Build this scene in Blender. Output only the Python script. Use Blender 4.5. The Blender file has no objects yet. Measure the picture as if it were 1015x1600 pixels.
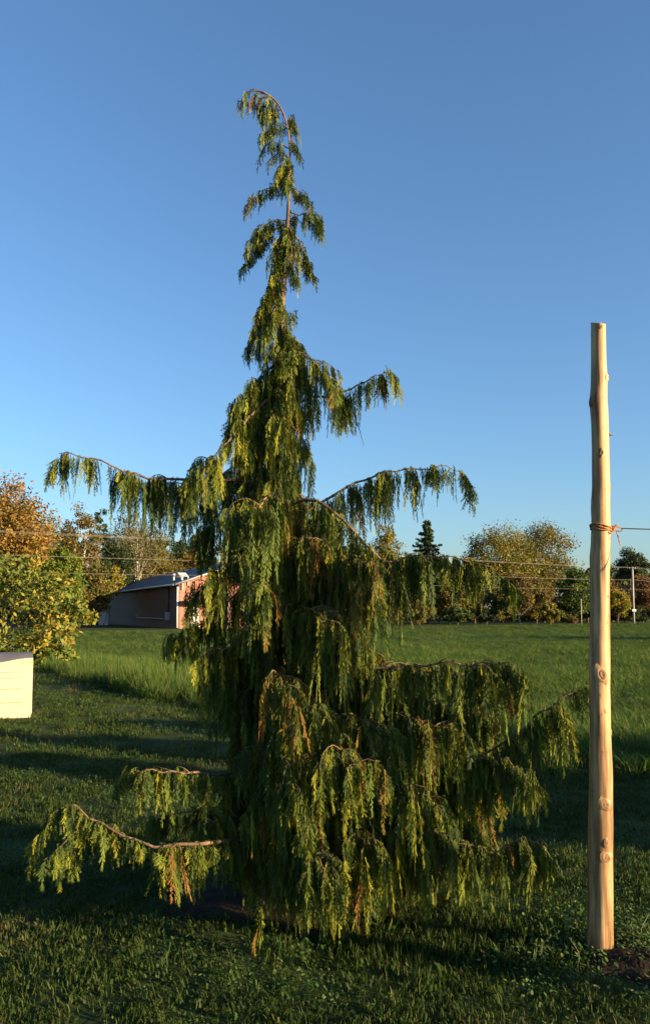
import bpy, bmesh, math, random
import numpy as np
from mathutils import Vector, Matrix

random.seed(7)
RNG = np.random.default_rng(11)
SC = bpy.context.scene
COL = SC.collection
R = math.radians

# ------------------------------------------------------------------ camera
F_PX, PITCH, CAM_H = 1220.0, R(4.0), 1.6            # focal length in px of the 1015 x 1600 photograph
HORIZON_DROP = 158.0                                 # px the horizon lies below the picture's middle
SHIFT = (HORIZON_DROP - F_PX * math.tan(PITCH)) / 1600.0
cam_d = bpy.data.cameras.new('camera')
cam = bpy.data.objects.new('camera', cam_d)
COL.objects.link(cam)
cam.location = (0, 0, CAM_H)
cam.rotation_euler = (R(90) + PITCH, 0, 0)
cam_d.sensor_fit = 'VERTICAL'
cam_d.sensor_height = 36.0
cam_d.lens = 36.0 * F_PX / 1600.0
cam_d.shift_y = SHIFT
cam_d.clip_start = 0.05
cam_d.clip_end = 6000
SC.camera = cam

# ------------------------------------------------------------------ sky, sun, exposure
SUN_AZ = R(115)        # clockwise from +Y (the way the camera looks)
SUN_EL = R(11)
world = bpy.data.worlds.new('World')
SC.world = world
world.use_nodes = True
wn = world.node_tree
wn.nodes.clear()
sky = wn.nodes.new('ShaderNodeTexSky')
sky.sky_type = 'NISHITA'
sky.sun_disc = False
sky.sun_elevation = SUN_EL
sky.sun_rotation = SUN_AZ
sky.altitude = 100
sky.air_density = 1.1
sky.dust_density = 1.3
sky.ozone_density = 4.2
bg = wn.nodes.new('ShaderNodeBackground')
bg.inputs[1].default_value = 0.074
wo = wn.nodes.new('ShaderNodeOutputWorld')
wn.links.new(sky.outputs[0], bg.inputs[0])
wn.links.new(bg.outputs[0], wo.inputs[0])

sun_d = bpy.data.lights.new('sun', 'SUN')
sun_d.energy = 5.0
sun_d.angle = R(0.5)
sun_d.color = (1.0, 0.72, 0.40)
sun = bpy.data.objects.new('sun', sun_d)
COL.objects.link(sun)
SUN_DIR = Vector((math.sin(SUN_AZ) * math.cos(SUN_EL), math.cos(SUN_AZ) * math.cos(SUN_EL), math.sin(SUN_EL)))
sun.rotation_euler = SUN_DIR.to_track_quat('Z', 'Y').to_euler()
sun.location = SUN_DIR * 50

SC.view_settings.view_transform = 'Standard'
SC.view_settings.look = 'None'
SC.view_settings.exposure = 1.90
SC.view_settings.gamma = 1.0
SC.view_settings.use_curve_mapping = False
SC.render.engine = 'CYCLES'
SC.cycles.max_bounces = 6
SC.cycles.transparent_max_bounces = 6


# ------------------------------------------------------------------ helpers
def P(px, py, d):
    """the point d metres ahead (world Y) that stands at photo pixel px, py"""
    u = (px - 507.5) / F_PX
    v = (800 + SHIFT * 1600 - py) / F_PX
    dy = math.cos(PITCH) - v * math.sin(PITCH)
    dz = math.sin(PITCH) + v * math.cos(PITCH)
    k = d / dy
    return Vector((u * k, d, CAM_H + dz * k))


def tag(o, label=None, cat=None, group=None, kind=None):
    if label: o['label'] = label
    if cat: o['category'] = cat
    if group: o['group'] = group
    if kind: o['kind'] = kind
    return o


def empty(name, loc, label=None, cat=None, group=None, rz=0.0):
    o = bpy.data.objects.new(name, None)
    o.empty_display_size = 0.2
    o.location = loc
    o.rotation_euler = (0, 0, rz)
    COL.objects.link(o)
    return tag(o, label, cat, group)


def link(name, me, mat=None, parent=None):
    """link a mesh given in world coordinates; a child keeps its place"""
    o = bpy.data.objects.new(name, me)
    if mat: me.materials.append(mat)
    COL.objects.link(o)
    if parent is not None:
        o.parent = parent
        m = Matrix.LocRotScale(parent.location, parent.rotation_euler, parent.scale)
        if parent.parent is not None:
            g = parent.parent
            m = Matrix.LocRotScale(g.location, g.rotation_euler, g.scale) @ parent.matrix_parent_inverse @ m
        o.matrix_parent_inverse = m.inverted()
    return o


class MB:
    """collects polygons, builds one mesh"""
    def __init__(s): s.v, s.f, s.smooth = [], [], []

    def poly(s, pts, smooth=False):
        n = len(s.v); s.v += [tuple(p) for p in pts]; s.f.append(tuple(range(n, n + len(pts)))); s.smooth.append(smooth)

    def box(s, c, size, rot=None):
        n = len(s.v); hx, hy, hz = [a / 2 for a in size]
        for z in (-hz, hz):
            for x, y in ((-hx, -hy), (hx, -hy), (hx, hy), (-hx, hy)):
                p = Vector((x, y, z))
                if rot is not None: p = rot @ p
                s.v.append(tuple(p + Vector(c)))
        for f in ((3, 2, 1, 0), (4, 5, 6, 7), (0, 1, 5, 4), (1, 2, 6, 5), (2, 3, 7, 6), (3, 0, 4, 7)):
            s.f.append(tuple(n + i for i in f)); s.smooth.append(False)

    def tube(s, pts, radii, n=8, caps=True):
        pts = [Vector(p) for p in pts]
        base = len(s.v)
        prev = None
        for i, p in enumerate(pts):
            t = (pts[min(i + 1, len(pts) - 1)] - pts[max(i - 1, 0)])
            if t.length < 1e-9: t = Vector((0, 0, 1))
            t.normalize()
            if prev is None:
                a = t.cross(Vector((0.3, 1, 0.1)))
                if a.length < 1e-3: a = t.cross(Vector((1, 0, 0)))
            else:
                a = prev - t * prev.dot(t)
            a.normalize(); prev = a
            b = t.cross(a)
            r = radii[i] if hasattr(radii, '__len__') else radii
            for k in range(n):
                q = 2 * math.pi * k / n
                s.v.append(tuple(p + a * (r * math.cos(q)) + b * (r * math.sin(q))))
        for i in range(len(pts) - 1):
            for k in range(n):
                k2 = (k + 1) % n
                s.f.append((base + i * n + k, base + i * n + k2, base + (i + 1) * n + k2, base + (i + 1) * n + k)); s.smooth.append(True)
        if caps:
            s.f.append(tuple(base + k for k in reversed(range(n)))); s.smooth.append(False)
            e = base + (len(pts) - 1) * n
            s.f.append(tuple(e + k for k in range(n))); s.smooth.append(False)

    def mesh(s, name):
        me = bpy.data.meshes.new(name)
        me.from_pydata(s.v, [], s.f)
        me.polygons.foreach_set('use_smooth', s.smooth)
        me.update()
        return me

    def build(s, name, mat=None, parent=None):
        return link(name, s.mesh(name), mat, parent)


def tri_mesh(name, V, T, colr=None, smooth=False):
    """fast mesh out of numpy triangles with an optional colour per vertex"""
    me = bpy.data.meshes.new(name)
    V = np.asarray(V, np.float32); T = np.asarray(T, np.int32)
    me.vertices.add(len(V)); me.vertices.foreach_set('co', V.ravel())
    me.loops.add(T.size); me.loops.foreach_set('vertex_index', T.ravel())
    me.polygons.add(len(T)); me.polygons.foreach_set('loop_start', np.arange(0, T.size, 3, dtype=np.int32))
    if smooth: me.polygons.foreach_set('use_smooth', np.ones(len(T), bool))
    me.update(calc_edges=True)
    if colr is not None:
        a = me.color_attributes.new('tint', 'FLOAT_COLOR', 'POINT')
        c = np.ones((len(V), 4), np.float32); c[:, :3] = colr
        a.data.foreach_set('color', c.ravel())
    return me


def smooth_curve(pts, n=24):
    """Catmull-Rom through the points, n samples"""
    pts = [Vector(p) for p in pts]
    if len(pts) == 2: pts = [pts[0], (pts[0] + pts[1]) / 2, pts[1]]
    seg = len(pts) - 1
    out = []
    for i in range(n):
        t = i / (n - 1) * seg
        k = min(int(t), seg - 1); u = t - k
        p1, p2 = pts[k], pts[k + 1]
        p0 = pts[k - 1] if k > 0 else p1 * 2 - p2
        p3 = pts[k + 2] if k + 2 <= seg else p2 * 2 - p1
        out.append(0.5 * ((2 * p1) + (p2 - p0) * u + (2 * p0 - 5 * p1 + 4 * p2 - p3) * u * u + (3 * p1 - p0 - 3 * p2 + p3) * u ** 3))
    return out


# ------------------------------------------------------------------ materials
def new_mat(name):
    m = bpy.data.materials.new(name); m.use_nodes = True
    nt = m.node_tree
    return m, nt, nt.nodes['Principled BSDF']


def nd(nt, kind, **kw):
    n = nt.nodes.new(kind)
    for k, v in kw.items(): setattr(n, k, v)
    return n


def noisy(name, c1, c2, scale=5.0, rough=0.8, stretch=(1, 1, 1), bump=0.0, bscale=None, detail=6, metal=0.0, c3=None, spec=0.5):
    m, nt, b = new_mat(name)
    tc = nd(nt, 'ShaderNodeTexCoord'); mp = nd(nt, 'ShaderNodeMapping')
    mp.inputs['Scale'].default_value = stretch
    nt.links.new(tc.outputs['Object'], mp.inputs[0])
    n1 = nd(nt, 'ShaderNodeTexNoise'); n1.inputs['Scale'].default_value = scale; n1.inputs['Detail'].default_value = detail
    nt.links.new(mp.outputs[0], n1.inputs['Vector'])
    cr = nd(nt, 'ShaderNodeValToRGB')
    cr.color_ramp.elements[0].position = 0.32; cr.color_ramp.elements[0].color = (*c1, 1)
    cr.color_ramp.elements[1].position = 0.68; cr.color_ramp.elements[1].color = (*c2, 1)
    if c3:
        e = cr.color_ramp.elements.new(0.85); e.color = (*c3, 1)
    nt.links.new(n1.outputs['Fac'], cr.inputs[0])
    nt.links.new(cr.outputs[0], b.inputs['Base Color'])
    b.inputs['Roughness'].default_value = rough
    b.inputs['Metallic'].default_value = metal
    b.inputs['Specular IOR Level'].default_value = spec
    if bump:
        n2 = nd(nt, 'ShaderNodeTexNoise'); n2.inputs['Scale'].default_value = bscale or scale * 3; n2.inputs['Detail'].default_value = 8
        nt.links.new(mp.outputs[0], n2.inputs['Vector'])
        bp = nd(nt, 'ShaderNodeBump'); bp.inputs['Strength'].default_value = bump; bp.inputs['Distance'].default_value = 0.02
        nt.links.new(n2.outputs['Fac'], bp.inputs['Height']); nt.links.new(bp.outputs[0], b.inputs['Normal'])
    return m


def leaf_mat(name, trans=0.3, rough=0.55, spec=0.3):
    """leaf: its colour comes from the tint stored per leaf; light passes through it a little"""
    m, nt, b = new_mat(name)
    at = nd(nt, 'ShaderNodeAttribute', attribute_name='tint')
    nt.links.new(at.outputs['Color'], b.inputs['Base Color'])
    b.inputs['Roughness'].default_value = rough
    b.inputs['Specular IOR Level'].default_value = spec
    tr = nd(nt, 'ShaderNodeBsdfTranslucent')
    hs = nd(nt, 'ShaderNodeHueSaturation'); hs.inputs['Value'].default_value = 1.3; hs.inputs['Saturation'].default_value = 1.1
    nt.links.new(at.outputs['Color'], hs.inputs['Color']); nt.links.new(hs.outputs[0], tr.inputs[0])
    mx = nd(nt, 'ShaderNodeMixShader'); mx.inputs[0].default_value = trans
    nt.links.new(b.outputs[0], mx.inputs[1]); nt.links.new(tr.outputs[0], mx.inputs[2])
    nt.links.new(mx.outputs[0], nt.nodes['Material Output'].inputs[0])
    return m


M = {}
M['ground'] = noisy('ground_turf', (0.018, 0.030, 0.009), (0.040, 0.062, 0.016), 1.3, 0.95, bump=0.6, bscale=30, c3=(0.06, 0.075, 0.022), spec=0.1)
M['soil'] = noisy('bare_soil', (0.014, 0.010, 0.007), (0.036, 0.026, 0.017), 14, 0.95, bump=0.9, bscale=60, spec=0.1)
M['cedar'] = leaf_mat('cedar_foliage', 0.09, 0.65, 0.10)
M['leaf'] = leaf_mat('autumn_leaf', 0.30, 0.6, 0.2)
M['grass'] = leaf_mat('grass_blade', 0.30, 0.6, 0.14)
M['bark_red'] = noisy('cedar_bark', (0.055, 0.034, 0.023), (0.17, 0.105, 0.068), 10, 0.85, (1, 1, 0.25), 0.5)
M['bark'] = noisy('tree_bark', (0.06, 0.045, 0.035), (0.16, 0.12, 0.09), 3, 0.9, (1, 1, 0.3), 0.5)
M['birch'] = noisy('birch_bark', (0.20, 0.17, 0.14), (0.45, 0.42, 0.36), 1.5, 0.8, (1, 1, 2.5), 0.2)


# ------------------------------------------------------------------ the ground
ROAD_P, ROAD_D = Vector((-8.8, 71.0)), Vector((52.5, 40.0)).normalized()
ROAD_N = Vector((ROAD_D.y, -ROAD_D.x))


def gz(x, y):
    s = (x - ROAD_P.x) * ROAD_N.x + (y - ROAD_P.y) * ROAD_N.y
    z = 0.14 * np.exp(-((s - 6.0) / 3.2) ** 2)
    z = z + 0.12 / (1 + np.exp(np.clip((s + 2.0) / 1.2, -40, 40)))
    z = z + 0.012 * np.sin(x * 1.7 + 0.4 * y) * np.sin(y * 1.3) * np.clip(y / 6.0, 0, 1)
    z = z + 0.05 * np.exp(-(((x - 1.45) / 0.42) ** 2 + ((y - 3.62) / 0.34) ** 2))
    return z


def ground():
    xs = np.concatenate([-np.geomspace(2500, 6, 40), np.linspace(-5.8, 5.8, 60), np.geomspace(6, 2500, 40)])
    ys = np.concatenate([[-2500, -800, -200, -60, -20, -8, -3], np.linspace(0, 16, 90), np.linspace(16.5, 130, 150), np.geomspace(135, 4000, 25)])
    X, Y = np.meshgrid(xs, ys)
    Z = gz(X, Y)
    n, m = len(xs), len(ys)
    V = np.stack([X, Y, Z], -1).reshape(-1, 3)
    i = (np.arange(m - 1)[:, None] * n + np.arange(n - 1)[None, :]).ravel()
    T = np.concatenate([np.stack([i, i + 1, i + n + 1], 1), np.stack([i, i + n + 1, i + n], 1)])
    o = link('ground', tri_mesh('ground', V, T, smooth=True), M['ground'])
    tag(o, 'green lawn and field ground running to the tree line', kind='structure')


ground()


# ------------------------------------------------------------------ scattered grass (uncountable: stuff)
def blades(n, spread, h0, h1, w, lean, cols, rng, broad=0.0):
    """n bent grass blades round the origin; broad is the share of short wide leaves"""
    V, T, C = [], [], []
    for i in range(n):
        a = rng.uniform(0, 2 * math.pi); r = spread * math.sqrt(rng.uniform())
        bx, by = r * math.cos(a), r * math.sin(a)
        q = rng.uniform(0, 2 * math.pi)
        h = rng.uniform(h0, h1)
        ww = w * rng.uniform(0.7, 1.3)
        le = h * rng.uniform(0.15, 1.0) * lean
        if rng.uniform() < broad:
            h *= 0.55; ww *= 2.6; le = h * rng.uniform(0.6, 1.5)
        dx, dy = math.cos(q), math.sin(q)
        nx, ny = -dy * ww / 2, dx * ww / 2
        b = len(V)
        V += [(bx - nx, by - ny, -0.01), (bx + nx, by + ny, -0.01),
              (bx + dx * le * .35 - nx, by + dy * le * .35 - ny, h * .6), (bx + dx * le * .35 + nx, by + dy * le * .35 + ny, h * .6),
              (bx + dx * le, by + dy * le, h)]
        T += [(b, b + 1, b + 3), (b, b + 3, b + 2), (b + 2, b + 3, b + 4)]
        c = np.array(cols[rng.integers(len(cols))]) * rng.uniform(0.75, 1.25)
        C += [c] * 5
    return np.array(V), np.array(T), np.array(C)


def leafy(n, r, hmin, hmax, size, cols, rng):
    """small rounded leaves on short stalks (ground cover)"""
    V, T, C = [], [], []
    for i in range(n):
        a = rng.uniform(0, 6.28); q = r * math.sqrt(rng.uniform())
        b = np.array([q * math.cos(a), q * math.sin(a), 0]); h = rng.uniform(hmin, hmax)
        c = b + (rng.normal(0, .01), rng.normal(0, .01), h)
        nrm = np.array([rng.normal(0, .5), rng.normal(0, .5), 1]); nrm /= np.linalg.norm(nrm)
        u = np.cross(nrm, (rng.normal(), rng.normal(), 0)); u /= np.linalg.norm(u); w = np.cross(nrm, u)
        s = size * rng.uniform(.6, 1.3)
        k = len(V)
        V += [c - u * s, c - u * s * .3 + w * s * .55, c + u * s * .5 + w * s * .45, c + u * s, c + u * s * .5 - w * s * .45, c - u * s * .3 - w * s * .55]
        T += [(k, k + 1, k + 5), (k + 1, k + 2, k + 5), (k + 2, k + 4, k + 5), (k + 2, k + 3, k + 4)]
        k = len(V); V += [b - (.001, 0, .01), b + (.001, 0, -.01), c]; T += [(k, k + 1, k + 2)]
        cc = np.array(cols[rng.integers(len(cols))]) * rng.uniform(.7, 1.3); C += [cc] * 9
    return np.array(V), np.array(T), np.array(C)


def scatter(name, label, pts, rot, scl, idx, clumps, mat):
    coll = bpy.data.collections.new(name + '_clumps')
    for k, (V, T, C) in enumerate(clumps):
        me = tri_mesh('%s_clump' % name, V, T, C); me.materials.append(mat)
        coll.objects.link(bpy.data.objects.new('%s_clump_%02d' % (name, k), me))
    me = bpy.data.meshes.new(name)
    pts = np.asarray(pts, np.float32)
    me.vertices.add(len(pts)); me.vertices.foreach_set('co', pts.ravel())
    a = me.attributes.new('rot', 'FLOAT_VECTOR', 'POINT'); a.data.foreach_set('vector', np.asarray(rot, np.float32).ravel())
    a = me.attributes.new('scl', 'FLOAT_VECTOR', 'POINT'); a.data.foreach_set('vector', np.asarray(scl, np.float32).ravel())
    a = me.attributes.new('idx', 'INT', 'POINT'); a.data.foreach_set('value', np.asarray(idx, np.int32))
    me.materials.append(mat)
    o = bpy.data.objects.new(name, me); COL.objects.link(o)
    tag(o, label, kind='stuff')
    ng = bpy.data.node_groups.new(name, 'GeometryNodeTree')
    ng.interface.new_socket('Geometry', in_out='INPUT', socket_type='NodeSocketGeometry')
    ng.interface.new_socket('Geometry', in_out='OUTPUT', socket_type='NodeSocketGeometry')
    gi = ng.nodes.new('NodeGroupInput'); go = ng.nodes.new('NodeGroupOutput')
    ci = ng.nodes.new('GeometryNodeCollectionInfo')
    ci.inputs['Collection'].default_value = coll
    ci.inputs['Separate Children'].default_value = True
    ci.inputs['Reset Children'].default_value = True
    ip = ng.nodes.new('GeometryNodeInstanceOnPoints')
    ip.inputs['Pick Instance'].default_value = True

    def attr(n_, t):
        k = ng.nodes.new('GeometryNodeInputNamedAttribute'); k.data_type = t; k.inputs[0].default_value = n_
        return k.outputs[0]
    ng.links.new(gi.outputs[0], ip.inputs['Points'])
    ng.links.new(ci.outputs[0], ip.inputs['Instance'])
    ng.links.new(attr('idx', 'INT'), ip.inputs['Instance Index'])
    ng.links.new(attr('rot', 'FLOAT_VECTOR'), ip.inputs['Rotation'])
    ng.links.new(attr('scl', 'FLOAT_VECTOR'), ip.inputs['Scale'])
    ng.links.new(ip.outputs[0], go.inputs[0])
    md = o.modifiers.new('scatter', 'NODES'); md.node_group = ng
    return o


BORDER_X = [-60, -14, -9.5, -5.9, -3.6, -1.9, 0.3, 2.06, 3.3, 6, 14, 60]
BORDER_Y = [36, 30, 24.5, 18.8, 15.4, 13.1, 9.8, 8.15, 7.85, 7.6, 7.3, 7.0]


def border(x):
    """depth at which the mown lawn ends and the tall meadow begins"""
    return np.interp(x, BORDER_X, BORDER_Y) + 0.18 * np.sin(x * 2.3) + 0.1 * np.sin(x * 5.1 + 1)


GREEN = [(0.024, 0.049, 0.008), (0.031, 0.058, 0.010), (0.038, 0.062, 0.013), (0.028, 0.052, 0.013), (0.050, 0.062, 0.016)]
MEADOW = [(0.048, 0.102, 0.016), (0.064, 0.120, 0.019), (0.079, 0.127, 0.025), (0.043, 0.090, 0.018), (0.108, 0.131, 0.034)]


def wedge(y0, y1, dens, margin=1.6, slope=0.44):
    """random ground points in the view's wedge plus a margin at both sides"""
    area = (y1 - y0) * (slope * (y0 + y1) + 2 * margin)
    n = int(area * dens * 1.3)
    y = RNG.uniform(y0, y1, n * 2)
    wmax = slope * y1 + margin
    x = RNG.uniform(-wmax, wmax, n * 2)
    k = np.abs(x) < slope * y + margin
    return x[k][:n], y[k][:n]


def lawn():
    rng = np.random.default_rng(3)
    clumps = [blades(80, 0.13, 0.011, 0.030, 0.0033, 1.1, GREEN, rng, 0.12) for _ in range(5)]
    straw = [(0.10, 0.085, 0.035), (0.075, 0.072, 0.024)] + GREEN[2:]
    clumps += [blades(54, 0.13, 0.010, 0.030, 0.0030, 1.4, straw, rng, 0.05) for _ in range(3)]
    clumps += [leafy(34, .12, .008, .028, .0075, [(.03, .07, .016), (.04, .08, .02), (.05, .085, .024)], rng) for _ in range(2)]
    clumps += [blades(70, 0.13, 0.010, 0.027, 0.0038, 1.2, GREEN, rng, 0.35) for _ in range(3)]
    P_, R_, S_, I_ = [], [], [], []
    for y0, y1, dens, s in ((1.6, 5.2, 110, 1.0), (5.2, 9.0, 60, 1.15), (9.0, 16, 20, 1.5), (16, 32, 8, 2.1)):
        x, y = wedge(y0, y1, dens)
        k = y < border(x) + 0.15
        bare = np.exp(-(((x + 0.22) / 0.58) ** 2 + ((y - 4.42) / 0.34) ** 2)) + np.exp(-(((x - 1.38) / 0.26) ** 2 + ((y - 3.5) / 0.17) ** 2))
        k &= RNG.uniform(size=len(x)) > bare * 1.15
        x, y = x[k], y[k]
        n = len(x)
        stripe = np.sign(np.sin((x * 0.35 + y * 0.94) * 2 * math.pi / 1.6))
        P_.append(np.stack([x, y, gz(x, y)], 1))
        R_.append(np.stack([stripe * 0.22 + RNG.normal(0, 0.12, n), RNG.normal(0, 0.15, n), np.where(RNG.uniform(size=n) < 0.5, 0, math.pi) + RNG.normal(0, 1.2, n)], 1))
        hgt = RNG.uniform(0.75, 1.35, n) * s
        near = np.exp(-(((x - 0.35) / 0.75) ** 2 + ((y - 3.95) / 0.35) ** 2)) + np.exp(-(((x - 1.25) / 0.5) ** 2 + ((y - 3.85) / 0.3) ** 2))
        w = s * RNG.uniform(0.85, 1.2, n)
        S_.append(np.stack([w, w, hgt * (1 + 1.1 * near)], 1))
        pn = np.sin(x * 1.9 + 1.3 * np.sin(y * 1.1)) * np.sin(y * 2.3 + 1.7 * np.sin(x * .8)) + RNG.normal(0, .35, n)
        ix = np.where(pn > .75, RNG.integers(5, 8, n), np.where(pn < -.7, RNG.integers(8, 10, n), np.where(RNG.uniform(size=n) < .6, RNG.integers(0, 5, n), RNG.integers(10, 13, n))))
        I_.append(ix)
    scatter('lawn_grass', 'short mown green lawn grass round the weeping cedar', np.concatenate(P_), np.concatenate(R_), np.concatenate(S_), np.concatenate(I_), clumps, M['grass'])


def meadow():
    rng = np.random.default_rng(5)
    clumps = [blades(42, 0.20, 0.20, 0.46, 0.008, 0.75, MEADOW, rng) for _ in range(5)]
    clumps += [blades(30, 0.18, 0.30, 0.60, 0.007, 0.6, MEADOW + [(0.16, 0.14, 0.06)], rng) for _ in range(3)]
    P_, R_, S_, I_ = [], [], [], []
    for y0, y1, dens, s in ((7, 14, 34, 0.85), (14, 22, 20, 0.9), (22, 45, 9, 1.05), (45, 72, 3.2, 1.45), (72, 108, 1.8, 1.7)):
        x, y = wedge(y0, y1, dens, 2.5)
        b = border(x)
        s_road = (x - ROAD_P.x) * ROAD_N.x + (y - ROAD_P.y) * ROAD_N.y
        k = (y > b) & (s_road > 2.0)
        x, y, b = x[k], y[k], b[k]
        n = len(x)
        P_.append(np.stack([x, y, gz(x, y)], 1))
        R_.append(np.stack([RNG.normal(0, 0.16, n), RNG.normal(0, 0.16, n), RNG.uniform(0, 6.28, n)], 1))
        patch = 0.75 + 0.35 * np.sin(x * 0.8 + 1.2 * np.sin(y * 0.5)) * np.sin(y * 0.6)
        far = np.clip((y - 25) / 20, 0, 1)
        edge = np.exp(-((y - b - 0.9) / (1.3 + 1.6 * (x < 1))) ** 2)
        hgt = s * patch * RNG.uniform(0.7, 1.25, n) * (1 - 0.55 * far) * (0.50 + 0.85 * edge)
        w = s * RNG.uniform(0.9, 1.3, n)
        S_.append(np.stack([w, w, hgt], 1))
        I_.append(RNG.integers(0, len(clumps), n))
    scatter('meadow_grass', 'tall uncut meadow grass beyond the mown lawn', np.concatenate(P_), np.concatenate(R_), np.concatenate(S_), np.concatenate(I_), clumps, M['grass'])


lawn()
meadow()


# ------------------------------------------------------------------ the weeping cedar
TRUNK_D = 4.42


def strand(rng, L, tilt, dens=1.0):
    """a hanging spray: stem that leaves along +X by tilt (rad from down) and bends to the ground, with alternate feathery branchlets"""
    V, T = [], []
    n = max(7, int(L / 0.0105 * dens))
    pos = np.zeros(3); ang = tilt
    ds = L / n
    yawdrift = rng.uniform(-0.5, 0.5)
    path = []
    for i in range(n + 1):
        path.append((pos.copy(), ang))
        ang = tilt * math.exp(-4.5 * i / n)
        d = np.array([math.sin(ang), math.sin(yawdrift * 0.3) * 0.2 + rng.normal(0, 0.06), -math.cos(ang)])
        pos = pos + d * ds

    def tri(a, b, c):
        k = len(V); V.extend([a, b, c]); T.append((k, k + 1, k + 2))

    def blade(o, d, side, ln, w):
        tri(o - side * w * .5, o + side * w * .5, o + d * ln)
    for i in range(n):                       # the stem, a thin ribbon
        a, b = path[i][0], path[i + 1][0]
        w = np.array([0.0016, 0.0016, 0]) * (1.2 - i / n)
        k = len(V); V.extend([a - w, a + w, b + w, b - w]); T.extend([(k, k + 1, k + 2), (k, k + 2, k + 3)])
    warp = rng.uniform(-.35, .35)                                                # the spray is flat: its plane is X-Z, slightly warped
    for i in range(1, n + 1):
        p, ang = path[i]
        t = i / n
        s = 1 if i % 2 else -1
        phi = warp * t + rng.normal(0, 0.28) + (0 if s > 0 else math.pi)
        out = np.array([math.cos(phi), math.sin(phi), 0])
        ln = rng.uniform(0.016, 0.052) * (0.55 + 0.70 * math.sin(math.pi * min(1, 0.20 + 0.78 * t)))
        if i == n: out = out * 0.1; ln = 0.055
        ax = np.array([math.sin(ang), 0, -math.cos(ang)])
        d = out * rng.uniform(0.25, 0.95) + ax * 0.60 + np.array([0, 0, -0.60]); d /= np.linalg.norm(d)
        side = np.cross(d, np.array([rng.normal(0, .22), 1.0, rng.normal(0, .22)])); side /= np.linalg.norm(side)
        blade(p, d, side, ln, 0.0046)
        for q in (0.15, 0.38, 0.62):
            for sg in (-1, 1):
                dd = d * 0.9 + side * sg * rng.uniform(0.35, 0.6); dd /= np.linalg.norm(dd)
                blade(p + d * ln * q, dd, np.cross(dd, np.cross(d, side) + rng.normal(0, .15, 3)), ln * (0.42 - 0.22 * q) * rng.uniform(0.8, 1.3), 0.0048)
    return np.array(V), np.array(T)


_r = np.random.default_rng(21)
STR = {}
for nm, L, dn in (('s', 0.13, 1.0), ('m', 0.26, 0.95), ('l', 0.44, 0.9)):
    STR[nm, 'hang'] = [strand(_r, L, R(9), dn) for _ in range(7)]
    STR[nm, 'arch'] = [strand(_r, L, R(58), dn) for _ in range(7)]
    STR[nm, 'up'] = [strand(_r, L, R(118), dn) for _ in range(7)]
NOM = {'s': 0.13, 'm': 0.26, 'l': 0.44}
CEDAR = np.array([(0.058, 0.086, 0.014), (0.088, 0.112, 0.015), (0.042, 0.068, 0.016), (0.140, 0.146, 0.015), (0.030, 0.050, 0.016)])
RUST = np.array([(0.13, 0.075, 0.018), (0.14, 0.070, 0.018), (0.12, 0.095, 0.02)])


class Foliage:
    def __init__(s): s.V, s.T, s.C, s.n = [], [], [], 0

    def add(s, p, L, kind, yaw, rust=0.05, wid=1.0):
        nm = 's' if L < 0.19 else ('m' if L < 0.35 else 'l')
        V, T = STR[nm, kind][random.randrange(7)]
        k = L / NOM[nm]
        sx = wid * random.uniform(0.9, 1.2) * (k if kind != 'hang' else 1.0)
        c, sn = math.cos(yaw), math.sin(yaw)
        W = V * (sx, wid, k)
        X = np.stack([W[:, 0] * c - W[:, 1] * sn, W[:, 0] * sn + W[:, 1] * c, W[:, 2]], 1) + np.array(p)
        X[:, 0] += W[:, 2] * random.gauss(0, .09); X[:, 1] += W[:, 2] * random.gauss(0, .09)
        gzv = gz(X[:, 0], X[:, 1]) + 0.015
        X[:, 2] = np.maximum(X[:, 2], gzv)
        s.V.append(X); s.T.append(T + s.n); s.n += len(X)
        col = CEDAR[random.randrange(5)] * random.uniform(0.8, 1.2)
        if random.random() < rust: col = RUST[random.randrange(3)] * random.uniform(0.7, 1.1)
        cc = np.repeat(col[None, :], len(X), 0)
        tip = np.clip(-V[:, 2] / NOM[nm], 0, 1)[:, None]          # young growth at the tips is yellower
        cc = cc * (0.85 + 0.3 * tip) * np.repeat(np.random.default_rng(s.n).uniform(0.85, 1.15, (len(X) // 3 + 1, 1)), 3, 0)[:len(X)]
        s.C.append(cc)

    def mesh(s, name):
        return tri_mesh(name, np.concatenate(s.V), np.concatenate(s.T), np.concatenate(s.C))


cedar = empty('weeping_cedar', (P(428, 1405, TRUNK_D).x, TRUNK_D, 0), 'tall weeping cedar with drooping curtains of green foliage on the lawn', 'tree')


def TP(px, py, dd=0.0):
    return P(px, py, TRUNK_D + dd)


TRUNK_PX = [(428, 1408, 0), (431, 1250, 0), (434, 1050, 0), (434, 850, 0), (440, 680, 0), (438, 560, 0), (440, 480, 0), (447, 400, 0), (450, 330, 0), (453, 260, 0),
            (452, 222, 0), (447, 190, 0), (434, 162, -.02), (415, 146, -.04), (396, 142, -.05), (380, 152, -.06), (377, 163, -.06)]
trunk_pts = smooth_curve([TP(*q) for q in TRUNK_PX], 70)


def trunk_at(z):
    best = min(trunk_pts[:52], key=lambda p: abs(p.z - z))
    return Vector(best)


tm = MB()
rad = []
for i, p in enumerate(trunk_pts):
    t = min(1.0, max(0.0, p.z / 4.4))
    r = 0.080 * (1 - t) ** 1.2 + 0.005
    if i > 52: r = min(r, 0.006 - 0.0040 * (i - 52) / 18)
    rad.append(r + (0.05 * math.exp(-p.z / 0.12)))
tm.tube(trunk_pts, rad, 12)
tm.build('trunk', M['bark_red'], cedar)


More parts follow.
